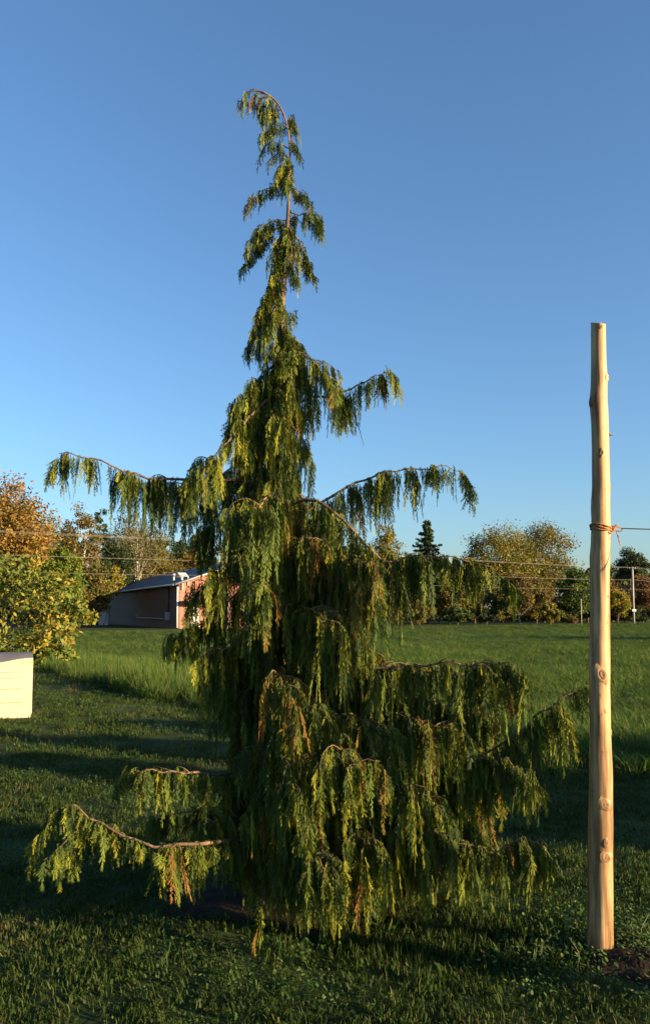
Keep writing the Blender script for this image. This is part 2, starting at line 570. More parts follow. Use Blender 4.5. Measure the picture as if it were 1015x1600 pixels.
def face(p):
    """heading of a flat spray: those left of the trunk mostly turn their flat side to the south-east, those on the high right arms away"""
    dx = p[0] - cedar.location.x
    k = (0.68 if p[2] < 1.3 else 0.50) if dx < -0.16 else (0.15 if p[2] > 1.9 and dx > -0.05 else (0.36 if dx > 0.12 else 0.10))
    q = random.random()
    if q < 0.18: return random.uniform(0, math.pi)
    return (R(32) if random.random() < k else R(-27)) + random.gauss(0, 0.25)


def limb(pts, r0, curtain, spacing=0.036, start=0.12, lat=0.05, rust=0.05, tipk=1.0, seed=None, arch=0.25, thin=1.0):
    """a limb: woody curve (world points) and its curtain of hanging sprays; curtain = list of (s, length in m)"""
    c = smooth_curve(pts, 26)
    kx, ky = random.uniform(0, 6), random.uniform(0, 6)
    reach = sum((c[i + 1] - c[i]).length for i in range(25))
    for i in range(1, 26):
        a_ = 0.010 * min(1.0, reach) * (i / 25) ** 0.5
        c[i] = c[i] + Vector((random.gauss(0, 0.0016), a_ * math.sin(i * 1.1 + kx), a_ * math.sin(i * 1.7 + ky) + random.gauss(0, 0.0016)))
    w = MB()
    w.tube(c, [0.62 * r0 * (1 - i / 25) ** 1.3 + 0.0013 for i in range(26)], 6)
    fo = Foliage()
    if r0 > 0.0065:
        for q in range(int(reach / (0.19 if lat < 0.04 else 0.10))):                                     # side twigs with sprays of their own
            f = random.uniform(0.2, 0.78 if lat < 0.04 else 0.95); i = min(24, int(f * 25)); o = c[i]
            tg = (c[i + 1] - c[i]).normalized(); a_ = math.atan2(tg.y, tg.x) + random.choice((-1, 1)) * random.uniform(0.4, 1.3)
            ln = random.uniform(0.07, 0.22) * (1.15 - 0.5 * f) * (0.7 if lat < 0.04 else 1.0)
            dv = Vector((math.cos(a_), math.sin(a_), 0))
            tw = smooth_curve([o, o + dv * ln * .4 + Vector((0, 0, ln * random.uniform(0.0, .22))), o + dv * ln * .8 + Vector((0, 0, ln * random.uniform(-.2, .12))), o + dv * ln + Vector((0, 0, -ln * .35))], 7)
            w.tube(tw, [0.0032 - 0.0004 * j for j in range(7)], 4)
            Lc = float(np.interp(f, [z_[0] for z_ in curtain], [z_[1] for z_ in curtain]))
            warm = random.random() < rust
            for j in range(1, 7):
                for h in range(random.randint(2, 3)):
                    fo.add(tw[j] + Vector((random.gauss(0, .006), random.gauss(0, .006), 0)), max(.05, min(Lc, .30) * random.uniform(.3, .95)), 'hang', face(tw[j]), .5 if warm else 0, random.uniform(.5, .95))
                fo.add(tw[j], random.uniform(.05, .10), random.choice(('arch', 'up')), a_ + random.choice((-1, 1)) * random.uniform(0, 1.2), .4 if warm else 0, .8)
            fo.add(tw[6], random.uniform(.07, .13), 'arch', a_, 0)
    lo = w.build('limb', M['bark_red'], cedar)
    seg = [0.0]
    for i in range(25): seg.append(seg[-1] + (c[i + 1] - c[i]).length)
    total = seg[-1]
    cs = [q[0] for q in curtain]; cl = [q[1] for q in curtain]
    s = start * total
    while s < total:
        i = int(np.searchsorted(seg, s)) - 1
        i = max(0, min(24, i))
        u = (s - seg[i]) / max(1e-6, seg[i + 1] - seg[i])
        p = c[i].lerp(c[i + 1], u)
        tg = (c[i + 1] - c[i]).normalized()
        yaw0 = math.atan2(tg.y, tg.x)
        f = s / total
        L = float(np.interp(f, cs, cl))
        side = random.choice((-1, 1))
        nrm = Vector((-math.sin(yaw0), math.cos(yaw0), 0))
        gap = math.sin(s * 31 + kx * 3) * math.sin(s * 13 + ky * 5) > (0.38 if lat > 0.04 else 0.62)       # bare stretches between the tassels
        if L > 0.055 and not gap:
            off = random.uniform(-lat, lat)
            root_p = p + nrm * off + Vector((0, 0, -abs(off) * 0.3))
            tl = random.choice((0.35, 0.5, 0.7, 0.85, 1.0, 1.12))               # a tassel: several sprays from one twig
            ty = face(root_p)
            rst = random.random() < rust
            for q in range(random.randint(2, 4) if f > 0.78 else random.randint(4, 6)):
                Lq = max(0.05, L * tl * random.uniform(0.55, 1.02))
                pp = root_p + tg * random.gauss(0, 0.014) + nrm * random.gauss(0, 0.014) + Vector((0, 0, -random.uniform(0, 0.01)))
                if random.random() < arch * 0.5 or f > 0.95:
                    fo.add(pp, Lq * 0.8, 'arch', yaw0 + side * random.uniform(0.2, 1.5) * (0.5 if f > 0.9 else 1), 0.5 if rst else 0.0)
                else:
                    fo.add(pp, Lq, 'hang', ty + random.gauss(0, 0.28), 0.5 if rst else 0.0, thin * random.uniform(0.5, 1.0))
                side = -side
            if random.random() < 0.12 and f < 0.9: fo.add(root_p, L * random.uniform(1.1, 1.4), 'hang', ty, 0, 0.45)
        for q in range(4 if lat > 0.04 else 3):                                 # short sprays that clothe the limb itself
            if random.random() < 0.75:
                a_ = yaw0 + random.choice((-1, 1)) * random.uniform(0.3, 1.6)
                fo.add(p + tg * random.gauss(0, .012) + Vector((0, 0, 0.004 + 0.6 * r0 * (1 - f))), random.uniform(0.05, 0.11), random.choice(('up', 'up', 'arch')), a_, rust * 0.5, 0.8)
        s += spacing * random.uniform(0.7, 1.5)
    tg = (c[-1] - c[-3]).normalized()
    yaw0 = math.atan2(tg.y, tg.x)
    for q in range(int(9 * tipk)):
        fo.add(c[-1] - tg * 0.012 * q, random.uniform(0.08, 0.16) * min(1.3, tipk), 'arch', yaw0 + random.uniform(-0.5, 0.5), rust)
    link('foliage', fo.mesh('foliage'), M['cedar'], lo)
    return lo


def plimb(px, curtain, r0=0.014, **kw):
    """limb given by photo pixels with its depth behind (+) or before (-) the trunk"""
    return limb([TP(*q) for q in px], r0, curtain, **kw)


# the limbs that make the outline
# high left arm
plimb([(432, 760, 0), (380, 752, -.04), (300, 750, -.10), (240, 748, -.14), (200, 738, -.16), (150, 718, -.18), (112, 711, -.18), (93, 718, -.18), (84, 736, -.18)],
      [(0, .34), (.25, .42), (.42, .40), (.55, .30), (.62, .22), (.66, .16), (.70, .22), (.80, .20), (.84, .15), (1, .12)], 0.016, lat=0.03, arch=0.12)
plimb([(432, 775, 0), (370, 770, .12), (310, 762, .16), (255, 752, .12), (235, 758, .1)], [(0, .30), (.5, .40), (.8, .34), (1, .2)], 0.012, lat=0.03)
# left shoulder
plimb([(437, 610, 0), (400, 640, -.10), (372, 672, -.16), (342, 704, -.22), (305, 735, -.26), (296, 748, -.26)], [(0, .18), (.3, .22), (.7, .22), (1, .13)], 0.014, lat=0.035)
plimb([(437, 560, 0), (410, 590, -.05), (385, 625, -.08), (368, 655, -.1)], [(0, .18), (1, .22)], 0.010)
plimb([(438, 640, 0), (400, 690, .06), (370, 725, .1), (345, 745, .12)], [(0, .2), (1, .24)], 0.012, lat=0.035)
# right upper arm
plimb([(440, 640, 0), (480, 624, .02), (525, 616, .02), (560, 602, 0), (585, 588, -.02), (604, 583, -.03), (617, 590, -.03)],
      [(0, .2), (.4, .24), (.65, .19), (.85, .11), (1, .07)], 0.012, lat=0.02, arch=0.12)
plimb([(440, 545, 0), (470, 552, -.05), (492, 568, -.08), (510, 590, -.1), (519, 606, -.1)], [(0, .12), (.6, .16), (1, .18)], 0.009, lat=0.03)
# right long arm
plimb([(436, 850, 0), (480, 800, .02), (530, 768, .02), (575, 747, 0), (612, 736, -.02), (650, 733, -.03), (695, 730, -.04), (718, 738, -.04), (729, 756, -.04)],
      [(0, .40), (.3, .36), (.50, .33), (.62, .26), (.66, .04), (.72, .14), (.82, .18), (.9, .14), (1, .1)], 0.014, lat=0.03, arch=0.1)
# right arm below it
plimb([(437, 790, 0), (490, 782, -.25), (530, 808, -.3), (568, 848, -.32), (600, 876, -.32), (650, 870, -.32), (700, 870, -.34), (745, 880, -.35), (780, 897, -.35), (798, 915, -.35)],
      [(0, .25), (.3, .3), (.45, .44), (.55, .38), (.65, .22), (.72, .24), (.80, .13), (.9, .11), (1, .08)], 0.014, lat=0.03, arch=0.12)
plimb([(437, 860, 0), (500, 850, .1), (560, 862, .16), (640, 868, .16), (690, 872, .14)], [(0, .4), (.5, .38), (.75, .24), (1, .12)], 0.012)
# right table-top arm
plimb([(436, 1010, 0), (480, 1012, -.2), (540, 1040, -.36), (600, 1043, -.42), (650, 1041, -.46), (700, 1036, -.5), (745, 1040, -.52), (772, 1034, -.53), (788, 1050, -.53), (797, 1085, -.53)],
      [(0, .4), (.35, .46), (.7, .42), (.85, .22), (1, .12)], 0.016, lat=0.05, arch=0.12)
plimb([(436, 1030, 0), (500, 1030, .1), (570, 1040, .1), (640, 1046, .05), (720, 1052, 0), (760, 1075, 0)], [(0, .45), (.6, .5), (1, .3)], 0.014)
# far right arm that reaches to the post
plimb([(436, 1240, 0), (560, 1235, -.2), (660, 1215, -.35), (720, 1190, -.42), (780, 1166, -.46), (830, 1125, -.5), (862, 1102, -.52), (892, 1082, -.53), (917, 1070, -.53)],
      [(0, .35), (.5, .30), (.68, .24), (.75, .28), (.82, .30), (.9, .24), (1, .12)], 0.016, lat=0.039, arch=0.25, spacing=.027)
plimb([(700, 1200, -.4), (750, 1185, -.5), (790, 1195, -.55), (815, 1235, -.56)], [(0, .2), (1, .16)], 0.008, arch=0.4)
# low right arms
plimb([(434, 1290, 0), (520, 1285, -.3), (610, 1300, -.5), (690, 1312, -.55), (770, 1330, -.56), (805, 1314, -.56), (830, 1320, -.56), (844, 1345, -.56)],
      [(0, .25), (.4, .3), (.75, .24), (.86, .18), (1, .1)], 0.014, lat=0.06, arch=0.25)
plimb([(434, 1180, 0), (490, 1210, -.4), (541, 1254, -.55), (580, 1285, -.6), (613, 1304, -.62), (660, 1310, -.62)], [(0, .35), (.5, .32), (1, .25)], 0.013, lat=0.05)
plimb([(432, 1330, 0), (480, 1335, -.4), (522, 1336, -.62), (545, 1334, -.66), (560, 1345, -.66), (580, 1358, -.64), (620, 1350, -.6), (640, 1335, -.58)], [(0, .2), (.3, .28), (.6, .26), (1, .2)], 0.013, lat=0.06)
plimb([(432, 1300, 0), (455, 1310, -.5), (480, 1335, -.72), (500, 1340, -.78), (518, 1355, -.8)], [(0, .26), (.6, .27), (1, .25)], 0.012, lat=0.06)
for (y0, y1, x1, dd, L) in ((1060, 1110, 700, -.35, .34), (1075, 1120, 770, -.25, .34), (1110, 1150, 640, -.5, .36), (1120, 1180, 730, -.45, .32), (1150, 1200, 590, -.62, .36), (1190, 1240, 760, -.3, .32),
                            (1200, 1250, 690, -.55, .3), (1240, 1290, 740, -.42, .28), (1090, 1170, 540, -.6, .38), (1130, 1230, 500, -.7, .36), (1260, 1300, 770, -.2, .26), (1150, 1170, 770, 0.1, .36),
                            (1080, 1130, 680, .2, .4), (1230, 1260, 730, .25, .3), (1160, 1190, 700, .1, .36), (1240, 1285, 690, .05, .3), (1290, 1330, 740, -.1, .22), (1290, 1330, 660, -.35, .24), (1130, 1150, 765, -.1, .36), (1205, 1225, 770, -.05, .34), (1270, 1310, 620, .2, .28), (1280, 1325, 770, -.35, .24), (1250, 1310, 700, -.6, .26), (1150, 1215, 775, -.42, .3), (1100, 1150, 730, -.55, .32)):
    plimb([(435, y0, 0), (435 + (x1 - 435) * .35, y0 + 4, dd * .45), (435 + (x1 - 435) * .7, y0 + (y1 - y0) * .45, dd * .85), (x1, y1, dd)],
          [(0, L * .8), (.5, L), (.85, L), (1, L * .6)], 0.012, lat=0.07, rust=0.10, arch=0.25)
# left side
plimb([(434, 850, 0), (395, 858, -.2), (355, 885, -.32), (322, 915, -.4), (300, 945, -.42)], [(0, .3), (.5, .28), (1, .16)], 0.012, lat=0.05, arch=0.35)
plimb([(434, 780, 0), (420, 775, -.3), (405, 792, -.5), (400, 805, -.55), (396, 830, -.57)], [(0, .3), (.5, .42), (1, .45)], 0.011, lat=0.06, rust=0.08)
plimb([(434, 820, 0), (380, 818, .05), (340, 822, .08), (318, 840, .1)], [(0, .35), (1, .22)], 0.010)
plimb([(434, 900, 0), (375, 925, -.1), (335, 960, -.15), (300, 985, -.15), (270, 1000, -.15)], [(0, .3), (.6, .22), (1, .08)], 0.010, arch=0.4, spacing=.05)
plimb([(434, 990, 0), (385, 1000, -.2), (350, 1015, -.25), (328, 1030, -.25)], [(0, .45), (1, .45)], 0.012)
plimb([(434, 1000, 0), (390, 990, .15), (350, 1010, .2), (330, 1040, .2)], [(0, .45), (1, .4)], 0.012)
# low left arm, nearest the camera
plimb([(428, 1290, 0), (380, 1312, -.4), (330, 1316, -.62), (285, 1320, -.72), (240, 1322, -.76), (205, 1310, -.76), (165, 1292, -.75), (140, 1276, -.74), (118, 1260, -.74), (90, 1270, -.74), (74, 1288, -.74), (62, 1312, -.74)],
      [(0, .2), (.3, .25), (.50, .20), (.56, .06), (.68, .06), (.73, .15), (.85, .12), (1, .1)], 0.016, lat=0.039, arch=0.3)
plimb([(190, 1302, -.75), (150, 1300, -.7), (122, 1312, -.66), (105, 1335, -.64)], [(0, .12), (1, .12)], 0.007, arch=0.4)
plimb([(430, 1225, 0), (370, 1212, -.25), (305, 1208, -.5), (262, 1206, -.62), (225, 1204, -.66), (200, 1208, -.68), (187, 1220, -.68)], [(0, .28), (.4, .22), (.6, .13), (1, .08)], 0.012, lat=0.035, arch=0.3)
plimb([(400, 1250, .1), (330, 1262, .25), (280, 1270, .3), (245, 1285, .32)], [(0, .25), (1, .1)], 0.008, spacing=.055)
plimb([(430, 1270, 0), (385, 1275, -.3), (350, 1278, -.42), (330, 1300, -.45)], [(0, .22), (1, .2)], 0.011)
# front sprays
for (x1, y1, dd, L) in ((520, 870, -.34, .4), (515, 985, -.55, .38), (560, 930, -.42, .4), (440, 1090, -.6, .38), (470, 1150, -.62, .38), (430, 1195, -.62, .34),
                        (410, 1270, -.6, .26), (450, 1240, -.68, .3), (545, 1010, -.5, .4), (405, 945, -.5, .3), (590, 900, -.4, .4), (560, 1200, -.75, .34), (640, 1240, -.65, .32), (600, 1150, -.6, .36), (700, 1270, -.55, .30), (660, 1320, -.62, .24), (740, 1340, -.5, .22), (590, 1330, -.72, .25), (515, 1130, -.62, .36), (490, 1300, -.7, .3)):
    y0 = y1 - 15 - 55 * abs(dd)
    plimb([(436, y0, 0), (436 + (x1 - 436) * .4, y0 + 8, dd * .5), (436 + (x1 - 436) * .8, y1 - 25, dd * .9), (x1, y1, dd)], [(0, L * .9), (.6, L), (1, L * .9)], 0.011, lat=0.06, rust=0.12, arch=0.3)
# the tuft and the thin leader
for px, L in (([(450, 330, 0), (468, 336, 0), (485, 330, 0), (494, 340, 0), (497, 360, 0)], .12), ([(449, 345, 0), (430, 345, 0), (405, 358, 0), (386, 392, 0)], .09), ([(448, 350, 0), (420, 365, .03), (395, 395, .03), (379, 420, .03)], .07),
              ([(450, 290, 0), (468, 300, -.02), (480, 316, -.02)], .06), ([(450, 285, 0), (425, 292, 0), (403, 302, 0), (388, 320, 0)], .07), ([(448, 352, 0), (465, 375, -.03), (480, 405, -.04), (488, 432, -.04)], .12),
              ([(447, 355, 0), (455, 385, -.08), (458, 415, -.1), (462, 440, -.1)], .14), ([(446, 360, 0), (432, 385, -.06), (428, 410, -.08)], .14), ([(445, 365, 0), (445, 385, .1), (440, 410, .12)], .16),
              ([(445, 410, 0), (430, 425, -.04), (418, 455, -.06), (405, 490, -.06)], .16), ([(443, 430, 0), (425, 445, -.06), (410, 480, -.08), (398, 515, -.08)], .17), ([(441, 440, 0), (420, 470, .04), (400, 510, .06), (388, 545, .06)], .14),
              ([(441, 470, 0), (425, 490, -.08), (412, 520, -.1), (402, 545, -.1)], .2), ([(440, 490, 0), (450, 490, .03), (457, 490, .03)], .07), ([(440, 500, 0), (448, 515, -.05), (452, 535, -.06)], .18),
              ([(440, 520, 0), (460, 530, 0), (472, 545, 0)], .16), ([(439, 530, 0), (425, 545, -.1), (415, 560, -.12)], .22), ([(438, 540, 0), (440, 555, -.12), (442, 570, -.14)], .22),
              ([(452, 248, 0), (440, 238, 0), (425, 246, 0)], .08), ([(452, 232, 0), (436, 224, 0), (420, 224, 0), (410, 236, 0)], .06), ([(450, 200, 0), (438, 196, 0), (424, 200, 0), (414, 212, 0)], .07),
              ([(448, 190, 0), (455, 184, 0), (460, 190, 0), (462, 204, 0)], .06), ([(452, 222, 0), (460, 224, 0), (465, 240, 0)], .06), ([(441, 172, 0), (430, 172, 0), (420, 185, 0)], .06),
              ([(432, 160, 0), (420, 160, 0), (408, 172, 0)], .05), ([(424, 152, -.03), (413, 152, -.03), (404, 162, -.03)], .04), ([(412, 145, -.04), (404, 147, -.04), (397, 155, -.04)], .04), ([(396, 142, -.05), (386, 147, -.06), (379, 160, -.06)], .035), ([(436, 165, -.02), (425, 166, -.02), (413, 180, -.02)], .06),
              ([(452, 262, 0), (442, 258, -.03), (432, 270, -.04)], .10), ([(452, 255, 0), (447, 262, .04), (436, 280, .05)], .10), ([(452, 268, 0), (450, 278, -.04), (444, 295, -.05)], .09)):
    plimb(px, [(0, L * .8), (.5, L), (1, L * .7)], 0.0045, spacing=0.026, start=0.08, lat=0.018, arch=0.35, tipk=0.6, rust=0.06)

# short boughs close round the trunk
for i in range(44):
    y0 = 585 + 480 * (i + .5) / 44
    az = i * 2.399963 + 1.0
    rr = random.uniform(.08, .17) * np.interp(y0, [585, 760, 1065], [.75, 1.0, 1.3])
    p0 = TP(437, y0)
    e = Vector((math.cos(az) * rr, math.sin(az) * rr * .8, 0))
    limb([p0, p0 + e * .5 + Vector((0, 0, .03)), p0 + e + Vector((0, 0, -.02))], 0.008, [(0, .26), (1, .30)], spacing=0.04, start=0.2, lat=0.05, rust=0.04, arch=0.1, tipk=0.5)
# limbs filling the round of the crown
LEFT = [(540, 32), (600, 38), (700, 60), (760, 68), (850, 66), (950, 76), (1050, 84), (1150, 62), (1250, 55), (1400, 50)]
RIGHT = [(540, 25), (600, 40), (700, 28), (760, 50), (800, 85), (900, 130), (1000, 130), (1040, 180), (1100, 250), (1300, 260), (1400, 190)]
for i in range(84):
    f = (i + 0.5) / 84
    y0 = 560 + f * 770
    az = i * 2.399963
    if 590 < y0 < 1010 and i % 5 in (1, 3): continue
    ca, sa = math.cos(az), math.sin(az)
    ext = np.interp(y0 + 30, *zip(*(RIGHT if ca > 0 else LEFT)))
    bulk = np.interp(y0, [560, 760, 1000, 1100, 1300], [0.13, 0.20, 0.32, 0.50, 0.66])
    if sa < 0 and y0 < 1080: bulk *= 0.45
    m_px = TRUNK_D / F_PX
    dx, dyy = ca * ext * m_px, sa * bulk
    p0 = TP(436, y0); p0 = Vector((p0.x, TRUNK_D, p0.z))
    rise = random.uniform(-.02, .06)
    tip = p0 + Vector((dx, dyy, -random.uniform(0.06, 0.20)))
    L = float(np.interp(y0, [560, 760, 1000, 1300], [.18, .29, .36, .26]))
    limb([p0, p0 + Vector((dx * .35, dyy * .35, rise)), p0 + Vector((dx * .72, dyy * .72, rise - .03)), tip], 0.012, [(0, L * .8), (.5, L), (1, L * .7)], spacing=0.055, lat=0.06, rust=0.08, arch=0.25)


# ------------------------------------------------------------------ the peeled wooden post and its rope
def wood_mat():
    m, nt, b = new_mat('peeled_wood')
    tc = nd(nt, 'ShaderNodeTexCoord')

    def noise(scale, stretch, detail=6):
        mp = nd(nt, 'ShaderNodeMapping'); mp.inputs['Scale'].default_value = stretch
        nt.links.new(tc.outputs['Object'], mp.inputs[0])
        n = nd(nt, 'ShaderNodeTexNoise'); n.inputs['Scale'].default_value = scale; n.inputs['Detail'].default_value = detail
        nt.links.new(mp.outputs[0], n.inputs['Vector'])
        return n.outputs['Fac']
    grain = noise(60, (1, 1, 0.05)); patch = noise(7, (1, 1, 0.35)); spots = noise(38, (1, 1, 0.5))
    cr = nd(nt, 'ShaderNodeValToRGB')
    cr.color_ramp.elements[0].position = .3; cr.color_ramp.elements[0].color = (.15, .082, .034, 1)
    cr.color_ramp.elements[1].position = .62; cr.color_ramp.elements[1].color = (.45, .30, .15, 1)
    nt.links.new(grain, cr.inputs[0])
    cr2 = nd(nt, 'ShaderNodeValToRGB')
    cr2.color_ramp.elements[0].position = .36; cr2.color_ramp.elements[0].color = (.42, .36, .31, 1)
    cr2.color_ramp.elements[1].position = .56; cr2.color_ramp.elements[1].color = (1, 1, 1, 1)
    nt.links.new(patch, cr2.inputs[0])
    mx = nd(nt, 'ShaderNodeMix', data_type='RGBA', blend_type='MULTIPLY'); mx.inputs[0].default_value = .9
    nt.links.new(cr.outputs[0], mx.inputs[6]); nt.links.new(cr2.outputs[0], mx.inputs[7])
    cr3 = nd(nt, 'ShaderNodeValToRGB')
    cr3.color_ramp.elements[0].position = .28; cr3.color_ramp.elements[0].color = (.35, .25, .18, 1)
    cr3.color_ramp.elements[1].position = .36; cr3.color_ramp.elements[1].color = (1, 1, 1, 1)
    nt.links.new(spots, cr3.inputs[0])
    m2 = nd(nt, 'ShaderNodeMix', data_type='RGBA', blend_type='MULTIPLY'); m2.inputs[0].default_value = .8
    nt.links.new(mx.outputs[2], m2.inputs[6]); nt.links.new(cr3.outputs[0], m2.inputs[7])
    crack = noise(26, (1, 1, .03), 3)
    cr4 = nd(nt, 'ShaderNodeValToRGB')
    cr4.color_ramp.elements[0].position = .40; cr4.color_ramp.elements[0].color = (.30, .22, .16, 1)
    cr4.color_ramp.elements[1].position = .435; cr4.color_ramp.elements[1].color = (1, 1, 1, 1)
    nt.links.new(crack, cr4.inputs[0])
    m3 = nd(nt, 'ShaderNodeMix', data_type='RGBA', blend_type='MULTIPLY'); m3.inputs[0].default_value = .55
    nt.links.new(m2.outputs[2], m3.inputs[6]); nt.links.new(cr4.outputs[0], m3.inputs[7])
    nt.links.new(m3.outputs[2], b.inputs['Base Color'])
    b.inputs['Roughness'].default_value = .55
    b.inputs['Specular IOR Level'].default_value = .3
    bp = nd(nt, 'ShaderNodeBump'); bp.inputs['Strength'].default_value = .35; bp.inputs['Distance'].default_value = .004
    nt.links.new(grain, bp.inputs['Height']); nt.links.new(bp.outputs[0], b.inputs['Normal'])
    return m


M['wood'] = wood_mat()
M['knot'] = noisy('wood_knot', (.085, .042, .020), (.24, .13, .065), 75, .7, bump=.4)
M['rope'] = noisy('tan_rope', (.22, .085, .025), (.42, .19, .06), 90, .8, bump=.6, bscale=220)
M['metal'] = noisy('grey_metal', (.25, .26, .27), (.42, .43, .44), 6, .45, metal=.6)

POST_D = 3.72
POST = [(505, 945, 923), (530, 945, 923), (560, 945.5, 923), (585, 947, 922.5), (592, 948, 922.5), (600, 947, 922.5), (618, 947, 921), (627, 947, 919.5), (637, 948, 921), (660, 949, 923), (700, 950, 924),
        (760, 951.5, 924.5), (790, 951.5, 922.5), (815, 952, 924), (850, 952, 923), (870, 951.5, 921), (900, 951.5, 922), (980, 951.5, 922), (1025, 951.5, 920), (1045, 951.5, 919.5), (1070, 951.5, 920.5),
        (1140, 952.5, 921), (1200, 955, 920), (1255, 955.5, 919.5), (1290, 956, 918.5), (1340, 956, 918.5), (1400, 956.5, 918), (1440, 956.5, 917.5), (1490, 957, 917)]


def post_at(py):
    r = np.interp(py, [q[0] for q in POST], [q[1] for q in POST]); l = np.interp(py, [q[0] for q in POST], [q[2] for q in POST])
    a, b = P(l, py, POST_D), P(r, py, POST_D)
    return (a + b) / 2, (b - a).length / 2


def make_post():
    root = empty('wooden_post', (post_at(1480)[0].x, POST_D, 0), 'peeled knotty wooden post planted in the lawn with a rope tied round it', 'post')
    rows, n = 90, 28
    V, F = [], []
    for i in range(rows):
        py = 505 + (1492 - 505) * i / (rows - 1)
        c, r = post_at(py)
        for k in range(n):
            a = 2 * math.pi * k / n
            wob = 1 + .022 * math.sin(3 * a + py * .013) + .015 * math.sin(5 * a - py * .021) * math.sin(py * .05)
            z = c.z
            if i == 0: z += -.004 * math.cos(a) + .0135 * math.sin(a)          # the saw cut slopes
            V.append((c.x + r * wob * math.cos(a), c.y + r * wob * math.sin(a), z))
    for i in range(rows - 1):
        for k in range(n):
            k2 = (k + 1) % n
            F.append((i * n + k2, i * n + k, (i + 1) * n + k, (i + 1) * n + k2))
    cap = len(V); V.extend(V[:n]); F.append(tuple(range(cap, cap + n)))
    me = bpy.data.meshes.new('shaft'); me.from_pydata(V, [], F)
    me.polygons.foreach_set('use_smooth', [True] * (len(F) - 1) + [False]); me.update()
    link('shaft', me, M['wood'], root)
    # knots: oval swellings with a cut face
    for px, py, w, h, out in ((934, 514, .010, .012, .3), (946, 592, .012, .016, .4), (921, 628, .014, .020, .6), (934, 710, .014, .020, .4), (949, 761, .010, .010, .4), (949, 842, .007, .010, .2),
                              (945, 932, .008, .011, .2), (934, 1052, .022, .036, .35), (950, 1143, .010, .014, .4), (939, 1253, .020, .026, .35), (941, 1334, .019, .023, .35), (939, 1312, .012, .020, .3)):
        c, r = post_at(py)
        x = P(px, py, POST_D).x - c.x
        a = math.acos(max(-1, min(1, x / r)))
        nrm = Vector((math.cos(a), -math.sin(a), 0))
        tan = Vector((math.sin(a), math.cos(a), 0)); up = Vector((0, 0, 1))
        base = c + nrm * (r * .985)
        mb = MB()
        rings = [(1.6, -.004), (1.2, .0005), (.95, .0015 + out * .004), (.75, .002 + out * .006), (.5, .0015 + out * .005), (.22, .001 + out * .004)]
        for q, (k, hgt) in enumerate(rings):
            for j in range(14):
                t = 2 * math.pi * j / 14
                wv = 1 + .12 * math.sin(2 * t + py)
                mb.v.append(tuple(base + tan * (w * k * wv * math.cos(t)) + up * (h * k * wv * math.sin(t)) + nrm * hgt))
        for q in range(len(rings) - 1):
            for j in range(14):
                j2 = (j + 1) % 14
                mb.f.append((q * 14 + j, q * 14 + j2, (q + 1) * 14 + j2, (q + 1) * 14 + j)); mb.smooth.append(True)
        mb.f.append(tuple((len(rings) - 1) * 14 + j for j in range(14))); mb.smooth.append(True)
        ko = mb.build('knot', M['wood'], root)
        mb = MB(); hr = [(.72, .0005 + out * .004), (.60, .0026 + out * .0062), (.34, .0022 + out * .0055), (.12, .0012 + out * .004)]
        for k, hgt in hr:
            for j in range(11):
                t = 2 * math.pi * j / 11; wv = 1 + .16 * math.sin(2 * t + py) + .1 * math.sin(3 * t + 2 * py)
                mb.v.append(tuple(base + tan * (w * (k * wv * math.cos(t) + .08)) + up * (h * (k * wv * math.sin(t) - .05)) + nrm * hgt))
        for q in range(3):
            for j in range(11):
                j2 = (j + 1) % 11
                mb.f.append((q * 11 + j, q * 11 + j2, (q + 1) * 11 + j2, (q + 1) * 11 + j)); mb.smooth.append(True)
        mb.f.append(tuple(33 + j for j in range(11))); mb.smooth.append(True)
        mb.build('knot_heart', M['knot'], ko)
    c, r = post_at(680)
    sp = MB(); sp.tube([c + Vector((r * .9, 0, 0)), c + Vector((r + .012, -.002, .001)), c + Vector((r + .026, -.003, -.001))], [.005, .0035, .0008], 6)
    sp.tube([c + Vector((r * .95, 0, .004)), c + Vector((r + .012, 0, .009))], [.003, .001], 5)
    sp.build('branch_stub', M['bark'], root)
    for q in range(9):                                                        # shreds of bark at the shaded side
        py = random.choice((798, 812, 826, 838, 820, 832)) + random.uniform(-3, 3)
        c, r = post_at(py); a = math.pi + random.uniform(-.4, .4)
        o = c + Vector((math.cos(a), -math.sin(a), 0)) * r * .98
        sh = MB(); sh.tube([o, o + Vector((-.007, -.002, random.uniform(-.004, .004)))], [.002, .0006], 4)
        sh.build('bark_shred', M['bark'], root)


make_post()
SECOND = Vector((4.25, 1.98, 0))


def second_post():
    root = empty('wooden_post', SECOND, 'second peeled post off to the right that the rope runs to', 'post')
    mb = MB(); pts, rr = [], []
    for i in range(24):
        z = -.05 + 2.9 * i / 23
        pts.append(SECOND + Vector((.01 * math.sin(z * 2), .008 * math.sin(z * 3 + 1), z))); rr.append(.066 - .006 * i / 23 + .003 * math.sin(i * 1.7))
    mb.tube(pts, rr, 20)
    mb.build('shaft', M['wood'], root)


second_post()


